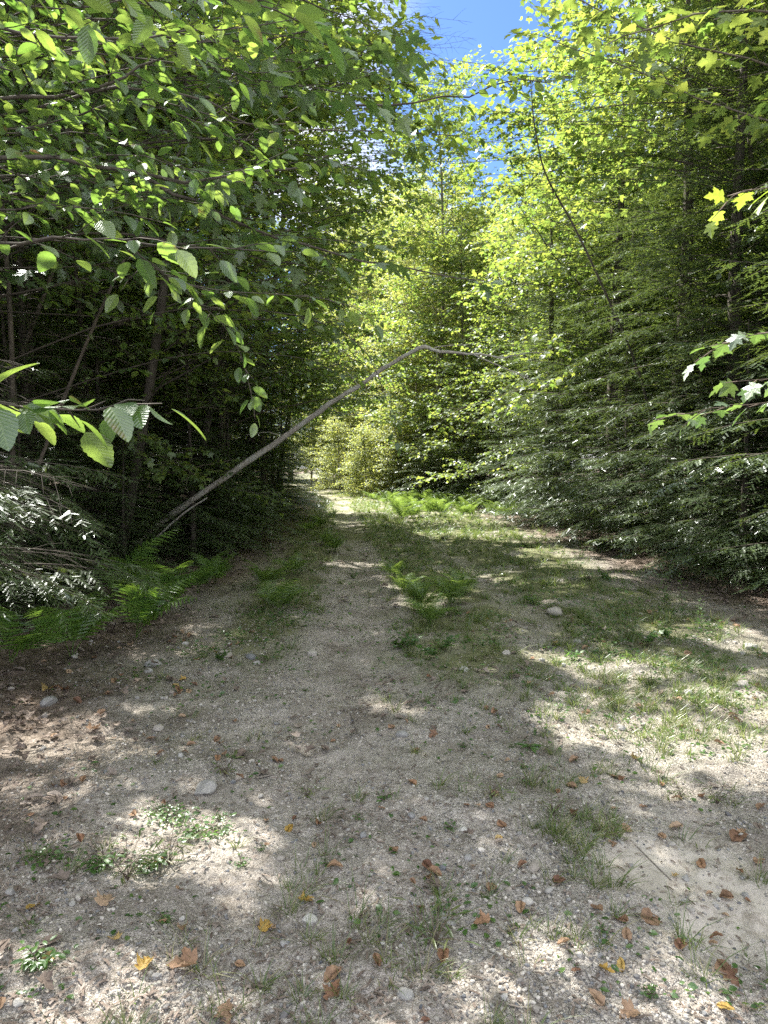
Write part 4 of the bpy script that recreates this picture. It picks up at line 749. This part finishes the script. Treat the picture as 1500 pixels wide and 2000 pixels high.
    for k in range(36):
        z = 3.6+5.6*k/36; a = T.r.uniform(-1.0, .9) if k % 3 else T.r.uniform(1, 5); d = unit([math.cos(a), math.sin(a), .3]); p0 = np.array(at(z)); T.limb(smooth_path([p0, p0+d*1.5+[0, 0, .15], p0+d*3.0], 10), .028, .5, .15, .2, .003, 1, 1)
    T.finish('maple_tree', 'maple whose large lobed leaves reach from the left over the road', 'tree', M_BARKD, M_MAPLEN, 'trees beside the viewpoint', True)
    # beech with the long dark limb that crosses under the sky gap
    T = Tree(53, BEECH_MD, .095, .05); tp = trunk_of(T, (-4.0, 6.5), (-3.2, 6.7, 10.5), .08)
    T.limb(S([(200, 205, 6.3), (360, 185, 6.2), (450, 185, 6.2), (640, 195, 6.3), (760, 205, 6.4), (870, 190, 6.5), (1000, 160, 6.6), (1110, 150, 6.7)], 20, at(4.0)), .035, .55, .12, .2, .004)
    T.limb(S([(350, -120, 6.3), (500, -40, 6.6), (620, 15, 6.8), (720, 45, 7.), (800, 95, 7.1)], 14, at(6.2)), .02, .5, .1, .25, .003)
    T.limb(S([(400, 120, 7.3), (560, 110, 7.5), (700, 140, 7.8), (830, 175, 8.)], 14, at(5.2)), .02, .5, .11, .25, .003)
    T.limb(S([(500, 260, 6.5), (640, 250, 6.6), (800, 260, 6.8), (900, 265, 7.0)], 12, at(4.2)), .02, .5, .13, .3, .003)
    T.limb(S([(250, 600, 6.3), (450, 600, 6.8), (620, 620, 7.1), (700, 660, 7.2), (745, 740, 7.3), (775, 860, 7.3)], 16, at(2.4)), .018, .32, .1, .25, .002)
    T.limb(S([(300, 700, 6.8), (450, 680, 7.1), (600, 700, 7.4), (690, 740, 7.6)], 14, at(2.0)), .014, .35, .12, .25, .002)
    T.tp = tp; fill(T, 16, 6., 8., 480, 860, -80, 620, .5, .018, 30)
    for k in range(44):
        z = 2.9+7.4*k/44; a = T.r.uniform(-1.0, .9) if k % 3 else T.r.uniform(1, 5); d = unit([math.cos(a), math.sin(a), .3]); p0 = np.array(at(z)); T.limb(smooth_path([p0, p0+d*1.7+[0, 0, .15], p0+d*3.3], 10), .028, .5, .14, .2, .003, 1, 1)
    T.finish('beech_tree', 'beech with a long dark limb crossing high over the road below the blue sky', 'tree', M_BARKD, M_BEECH, 'overhanging trees on the left')
    for i, (x, y, lf, sz, mat, nm, lab, reach) in enumerate([(-3.7, 9.6, MAPLE_LO, .11, M_MAPLE, 'maple_tree', 'maple leaning over the road above the dead trunk', 3.9), (-3.6, 12.6, BEECH_LO, .1, M_BEECH, 'beech_tree', 'beech arching over the road beyond the dead trunk', 3.8), (-3.5, 16.6, MAPLE_XS, .12, M_MAPLE, 'maple_tree', 'maple arching over the road in the middle distance', 3.7), (-3.3, 20.5, BEECH_LO, .12, M_BEECH, 'beech_tree', 'beech arching over the far part of the track', 3.8)]):
        T = Tree(54+i, lf, sz, .05); tp = trunk_of(T, (x, y), (x+2.2, y-.2, 12.5+.4*i), .075)
        for k in range(64):
            z = 2.2+10.*k/64; a = T.r.uniform(-1.2, 1.1) if k % 4 else T.r.uniform(1, 5); d = unit([math.cos(a), math.sin(a), .32]); p0 = np.array(at(z)); L = reach*T.r.uniform(.6, 1.)*(1-.3*k/64)
            T.limb(smooth_path([p0, p0+d*L*.5+[0, 0, .2], p0+d*L], 10), .024, .5, .14, .2, .003, 1, 1)
        T.tp = tp
        if i < 3: fill(T, [22, 20, 18][i], [9.3, 12.2, 16][i], [10.8, 14, 17.5][i], 620, [850, 890, 900][i], -80, [420, 400, 330][i], .55, .02, 25)
        if i < 3: fill(T, 14, [9.6, 12.4, 16.2][i], [10.8, 14, 17.5][i], 760, [880, 930, 940][i], [60, 20, 60][i], [300, 340, 320][i], .6, .02, 15)
        T.finish(nm, lab, 'tree', M_BARKD, mat, 'overhanging trees on the left')
    # right side
    T = Tree(61, MAPLE_HI, .068, .04); tp = trunk_of(T, (2.6, 2.3), (2.5, 2.2, 4.2), .03, .008)
    T.limb(S([(1750, 340, 2.1), (1600, 350, 2.1), (1500, 375, 2.1), (1440, 365, 2.1), (1420, 395, 2.12)], 10, at(2.2)), .006, .12, .07, .45, .001)
    T.finish('maple_sapling', 'maple sapling at the right edge with bright yellow green leaves', 'tree', M_TWIG, M_YELLOW, 'trees beside the viewpoint', True)
    T = Tree(62, MAPLE_HI, .064, .034); tp = trunk_of(T, (3.2, 2.9), (3.0, 2.8, 4.8), .035, .01)
    T.limb(S([(1700, 770, 2.6), (1520, 780, 2.6), (1400, 800, 2.7), (1300, 815, 2.8)], 10, at(1.5)), .007, .22, .07, .35, .001)
    T.limb(S([(1700, 640, 2.5), (1520, 640, 2.5), (1440, 660, 2.5), (1390, 685, 2.5)], 10, at(1.9)), .006, .14, .07, .4, .001)
    T.limb(S([(1700, 740, 2.7), (1550, 735, 2.7), (1440, 745, 2.8)], 10, at(1.7)), .006, .14, .07, .4, .001)
    T.finish('maple_sapling', 'maple sapling at the right edge with pale glinting leaves', 'tree', M_TWIG, M_MAPLEN, 'trees beside the viewpoint', True)
    T = Tree(63, MAPLE_HI, .105, .05); tp = trunk_of(T, (4.6, 5.0), (4.3, 5.0, 9.), .10)
    T.limb(S([(1700, 170, 4.7), (1500, 130, 4.8), (1280, 70, 5.0), (1080, -20, 5.2)], 14, at(3.9)), .022, .45, .12, .25, .003)
    T.limb(S([(1650, 270, 5.2), (1450, 230, 5.4), (1250, 140, 5.6), (1060, 70, 5.9)], 14, at(3.5)), .02, .45, .12, .25, .003)
    T.limb(S([(1600, 20, 4.5), (1420, 20, 4.5), (1300, 40, 4.6), (1180, 90, 4.7)], 12, at(4.4)), .018, .4, .12, .25, .003)
    for k in range(20):
        z = 4.6+4.2*k/20; a = 3.14+T.r.uniform(-1.2, 1.2) if k % 3 else T.r.uniform(-2, 2); d = unit([math.cos(a), math.sin(a), .35]); p0 = np.array(at(z)); T.limb(smooth_path([p0, p0+d*1.3+[0, 0, .15], p0+d*2.5], 10), .024, .5, .14, .2, .003, 1, 1)
    T.finish('maple_tree', 'sunlit maple reaching in from the top right corner', 'tree', M_BARK, M_MAPLE, 'trees beside the viewpoint')
    T = Tree(65, MAPLE_LO, .10, .05); tp = trunk_of(T, (6.3, 11.6), (5.0, 11.4, 13.), .05)
    for k in range(54):
        z = 7.0+5.6*k/54; a = 3.14+T.r.uniform(-1.2, 1.2) if k % 4 else T.r.uniform(-2, 2); d = unit([math.cos(a), math.sin(a), .3]); p0 = np.array(at(z)); L = 3.6*T.r.uniform(.6, 1); T.limb(smooth_path([p0, p0+d*L*.5+[0, 0, .15], p0+d*L], 10), .024, .5, .14, .2, .003, 1, 1)
    for k in range(16):
        y = 120+260*k/16; e = T.r.uniform(860, 1000); b0 = tp[np.argmin(abs(tp[:, 2]-P(1300, y, 11.5)[2]+.3))]; T.limb(smooth_path([b0, P(1250, y+T.r.uniform(-40, 20), 11.5), P(1080, y+T.r.uniform(-30, 30), 11.8), P(e, y+T.r.uniform(-20, 40), 12.)], 12), .02, .55, .12, .3, .003)
    T.finish('maple_tree', 'tall maple on the right whose yellow green limbs frame the blue sky', 'tree', M_BARK, M_MAPLE, 'maples above the hemlocks')
    T = Tree(64, MAPLE_HI, .10, .06); pts = smooth_path([[5.0, 12.6, 0], [4.6, 12.4, 2.8], P(1130, 455, 12.), P(1062, 340, 11.8), P(1042, 240, 11.6), P(1036, 150, 11.5)], 24); T.w.tube(pts, .026, .006, 6); T.base = pts[0]
    for k in range(16):
        i = 10+int(13*k/16); d = unit([-1 if k % 2 else 1, T.r.normal(0, .5), .35]); T.limb(smooth_path([pts[i], pts[i]+d*.5, pts[i]+d*1.0-[0, 0, .05]], 7), .008, .22, .12, .2, .002)
    T.finish('maple_sapling', 'thin curved maple stem rising below the blue sky right of the road', 'tree', M_BARKD, M_MAPLE, 'young maples at the road edges')
    # near hemlock whose sprays catch the sun
    tm, fm = hemlock_meshes(71, 2.7, 1.75, .8, 50, NEED_HI, .013, .055, 1., .7, .042, (-.7, .8)); t = thing('hemlock_tree', 'hemlock at the left edge with sunlit white glinting sprays over the ferns', 'tree', (-2.95, 4.2, float(gh(-2.95, 4.2)))); ob('trunk', tm, t); ob('foliage', fm, t)
    # leaning dead trunk
    b = MB(); px = [(235, 1100, 11.0, .085), (300, 1030, 10.9, .083), (440, 930, 10.7, .078), (560, 852, 10.5, .070), (640, 790, 10.3, .062), (700, 755, 10.1, .055), (745, 722, 10., .05), (790, 694, 9.9, .045), (824, 677, 9.8, .046), (834, 677, 9.8, .046), (850, 686, 9.75, .034), (870, 687, 9.7, .033), (930, 693, 9.6, .027), (985, 699, 9.5, .018), (1020, 690, 9.4, .012), (1070, 688, 9.3, .006)]
    pts = np.array([P(*q[:3]) for q in px]); rr = np.array([q[3] for q in px]); t_ = np.linspace(0, 1, len(px)); tt = np.linspace(0, 1, 60); r = np.random.default_rng(5)
    path = np.stack([np.interp(tt, t_, pts[:, c]) for c in range(3)], 1); path[1:-1] = (path[:-2]+path[1:-1]+path[2:])/3; path += r.normal(0, .006, path.shape); b.tube(path, np.interp(tt, t_, rr)*.58*(1+r.normal(0, .06, 60)), None, 12)
    root = thing('dead_tree', 'bare grey dead trunk leaning from the left and bent over the road', 'dead tree', P(235, 1100, 11.)); inv = -P(235, 1100, 11.)
    def part(nm, mb): o = ob(nm, mb.mesh(nm, M_DEAD, True), root); o.location = [float(a) for a in inv]
    part('trunk', b)
    for q, r0 in (([(925, 692, 9.6), (960, 708, 9.6), (1000, 725, 9.6), (1048, 747, 9.6)], .013), ([(845, 682, 9.8), (870, 672, 9.8), (905, 676, 9.8), (940, 668, 9.8)], .008), ([(998, 698, 9.5), (1003, 680, 9.5), (1001, 668, 9.5)], .007), ([(700, 752, 10.1), (680, 728, 10.2), (668, 722, 10.2)], .007),
                  ([(853, 684, 9.7), (852, 720, 9.7), (854, 775, 9.7)], .003), ([(560, 852, 10.5), (520, 842, 10.4), (480, 850, 10.4)], .006), ([(1010, 728, 9.6), (1030, 745, 9.6), (1040, 765, 9.6)], .005), ([(640, 790, 10.3), (660, 812, 10.3), (700, 808, 10.2), (760, 800, 10.2)], .005)):
        m = MB(); m.tube(smooth_path([P(*a) for a in q], 8)+r.normal(0, .004, (8, 3)), r0, r0*.4, 6); part('branch', m)
    b = MB(); b.tube(smooth_path([P(300, 1055, 10.2), P(360, 1000, 10.1), P(405, 972, 10.)], 9), .018, .010, 7); tag(ob('dead_branch', b.mesh('dead_branch', M_DEAD, True)), 'thin pale dead pole propped beside the foot of the leaning trunk', 'branch')
    # bare saplings and dead lower twigs in the gloom of the left wood
    def pole(seed, H, r0):
        rr = np.random.default_rng(seed); m = MB(); tz = np.linspace(-.1, H, 12); p = np.stack([.05*np.sin(tz+seed)+.02*tz*rr.normal(), .05*np.cos(tz*.8)+.02*tz*rr.normal(), tz], 1); m.tube(p, r0, r0*.4, 7); w = MB()
        for k in range(18):
            z = .5+(H-1)*rr.random(); b0 = np.array([np.interp(z, tz, p[:, c]) for c in range(3)]); a = rr.random()*6.28; L = .3+.8*rr.random(); d = unit([math.cos(a), math.sin(a), rr.normal(.1, .35)]); q = smooth_path([b0, b0+d*L*.5+rr.normal(0, .05, 3), b0+d*L+[0, 0, -.1*L]], 6); w.tube(q, .0028, .001, 3)
            for _ in range(3): s0 = q[rr.integers(2, 5)]; w.tube([s0, s0+unit(d+rr.normal(0, .6, 3))*L*.35], .002, .0008, 3)
        t = thing('bare_sapling', 'x', 'tree'); q_ = MB(); q_.V = m.V+w.V; q_.F = m.F+[f+m.n for f in w.F]; q_.U = m.U+w.U; ob('trunk', q_.mesh('trunk', M_BARK, True), t); return t
    ps = [pole(81, 6, .035), pole(82, 7, .05), pole(83, 5, .025)]
    spots = [(-3.7, 7.0, 0, .0, 'bare sapling behind the ferns at the left'), (-3.9, 6.6, 1, .05, 'pale bare trunk at the far left in the gloom'), (-3.4, 7.6, 2, -.3, 'slanting bare stem left of the leaning trunk'), (-4.8, 9.6, 1, 0, 'straight bare trunk deep in the gloom'), 
             (-5.4, 8.2, 0, .4, 'strongly slanting bare stem at the left'), (-4.2, 12.4, 0, 0, 'thin bare sapling behind the leaning trunk'), (-4.2, 7.2, 2, .5, 'thin bare stem slanting right above the ferns')]
    first = [True]*3
    for x, y, k, tl, lab in spots:
        loc = (x, y, float(gh(x, y)))
        if first[k]: o = ps[k]; o.location = loc; o['label'] = lab; first[k] = False
        else: o = dup(ps[k], loc, x*9, 1, lab)
        o.rotation_euler = (tl*.3, tl, x*9 % 1); o['group'] = 'bare saplings in the dark left wood'
build_near_trees()
def build_herbs():
    rng = np.random.default_rng(15); n = 170000; y = 2.+26*rng.random(n)**1.7; x = (rng.random(n)*2-1)*(.62*y+.4); u = x-xl(y)
    d = np.exp(-((u-.85)/.5)**4)*sst(4.5, 7, y)+.7*np.exp(-((u-2.6)/.9)**4)*sst(3., 5., y)+np.exp(-((u+1.05)/.5)**4)*.7*sst(4.5, 7, y)+.12+.5*sst(12, 16, y)*(np.abs(u) > .28); d = d*(.3+.7*sst(3.4, 5, y))
    k = rng.random(n) < d*sst(.46, .62, fbm(x, y, 2.6, 4, 44))*(1-.8*litter(x, y))*(1-sandm(x, y)); x, y = x[k], y[k]; n = len(x); a = rng.random(n)*6.28; mb = MB()
    mb.scatter(*BEECH_LO, np.stack([x, y, gh(x, y)+.004+.05*rng.random(n)**1.5*sst(2, 7, y)], 1), np.stack([np.cos(a), np.sin(a), .5*rng.random(n)], 1), np.array([0, 0, 1.])+rng.normal(0, .35, (n, 3)), (.012+.02*rng.random(n))*(1+.05*y))
    tag(ob('ground_cover', mb.mesh('ground_cover', M_WEED)), 'low green herbs and seedlings spread through the grass of the road', 'ground cover', kind='stuff')
build_herbs()

def build_debris():
    rng = np.random.default_rng(16); n = 60000; y = 1.7+14*rng.random(n)**1.6; x = (rng.random(n)*2-1)*(.62*y+.4)
    k = rng.random(n) < (.25+.9*sst(.45, .65, fbm(x, y, 2.1, 4, 61))+.5*litter(x, y)); x, y = x[k], y[k]; n = len(x); a = rng.random(n)*6.28
    T = np.array([(-.5, -.5, 0), (.5, -.5, 0), (.6, 0, .5), (.4, .5, 0), (-.4, .5, 0), (-.5, 0, .6)]); F = np.array([(0, 1, 2), (0, 2, 5), (5, 2, 3), (5, 3, 4)])
    mb = MB(); L = .01+.035*rng.random(n)**2; wd = np.where(rng.random(n) < .6, .0013, .006)*(1+.08*y)
    ca, sa = np.cos(a), np.sin(a); lx = T[:, 0][None]*wd[:, None]; ly = T[:, 1][None]*L[:, None]; bend = .25*L[:, None]*(T[:, 1][None]**2)
    X = ca[:, None]*(lx+bend)-sa[:, None]*ly+x[:, None]; Y_ = sa[:, None]*(lx+bend)+ca[:, None]*ly+y[:, None]; Z = gh(x, y)[:, None]+.004+T[:, 2][None]*wd[:, None]*.8+rng.random(n)[:, None]*.004
    mb.add(np.stack([X, Y_, Z], -1).reshape(-1, 3), (F[None]+(np.arange(n)*6)[:, None, None]).reshape(-1, 3))
    tag(ob('debris', mb.mesh('debris', M_LITTER)), 'fine brown needles, bark flakes and broken twigs scattered over the road', 'debris', kind='stuff')
build_debris()

def open_canopy():
    """gaps in the crowns: leaves that stand between the sun and the lit patches of the road are taken out"""
    done = 0
    for t in [o for o in bpy.data.objects if o.parent is None and o.get('category') == 'tree']:
        fo = [c for c in t.children if c.name.startswith('foliage')]
        if not fo: continue
        if t['label'].startswith('grey barked beech'): continue
        fo = fo[0]; me = fo.data; k = KV.get(me.name)
        if k is None: continue
        if abs(t.location.x) > 9 and t.location.x > 0: continue
        V = np.empty(len(me.vertices)*3, np.float32); me.vertices.foreach_get('co', V); V = V.reshape(-1, 3)
        mat = t.matrix_basis @ fo.matrix_basis; A = np.array(mat)
        C = V.reshape(-1, k, 3)[:, 0]@A[:3, :3].T+A[:3, 3]
        gx = C[:, 0]-KX*C[:, 2]; gy = C[:, 1]-KY*C[:, 2]; far = t.location.y < 44 and t.location.x < -1.9; rm = lit(gx, gy, C[:, 2], far)&(C[:, 2] > .9)
        if rm.sum() < 3: continue
        nf = len(me.polygons)//(len(V)//k); F = np.empty(len(me.polygons)*3, np.int32); me.loops.foreach_get('vertex_index', F); F = F.reshape(-1, nf, 3); keep = np.where(~rm)[0]
        F2 = F[keep]-(keep*k)[:, None, None]+(np.arange(len(keep))*k)[:, None, None]; V2 = V.reshape(-1, k, 3)[keep].reshape(-1, 3); uv = None
        if me.uv_layers: T0 = np.empty(len(F.ravel())*2, np.float32); me.uv_layers[0].data.foreach_get('uv', T0); T0 = T0.reshape(-1, nf, 3, 2)[0]; tv = np.zeros((k, 2), np.float32); tv[F[0].ravel()-F[0].min()*0-0] = T0.reshape(-1, 2); uv = np.tile(tv, (len(keep), 1))
        fo.data = mesh('foliage', V2, F2.reshape(-1, 3), me.materials[0], uv=uv); done += 1
    print('opened', done)
open_canopy()
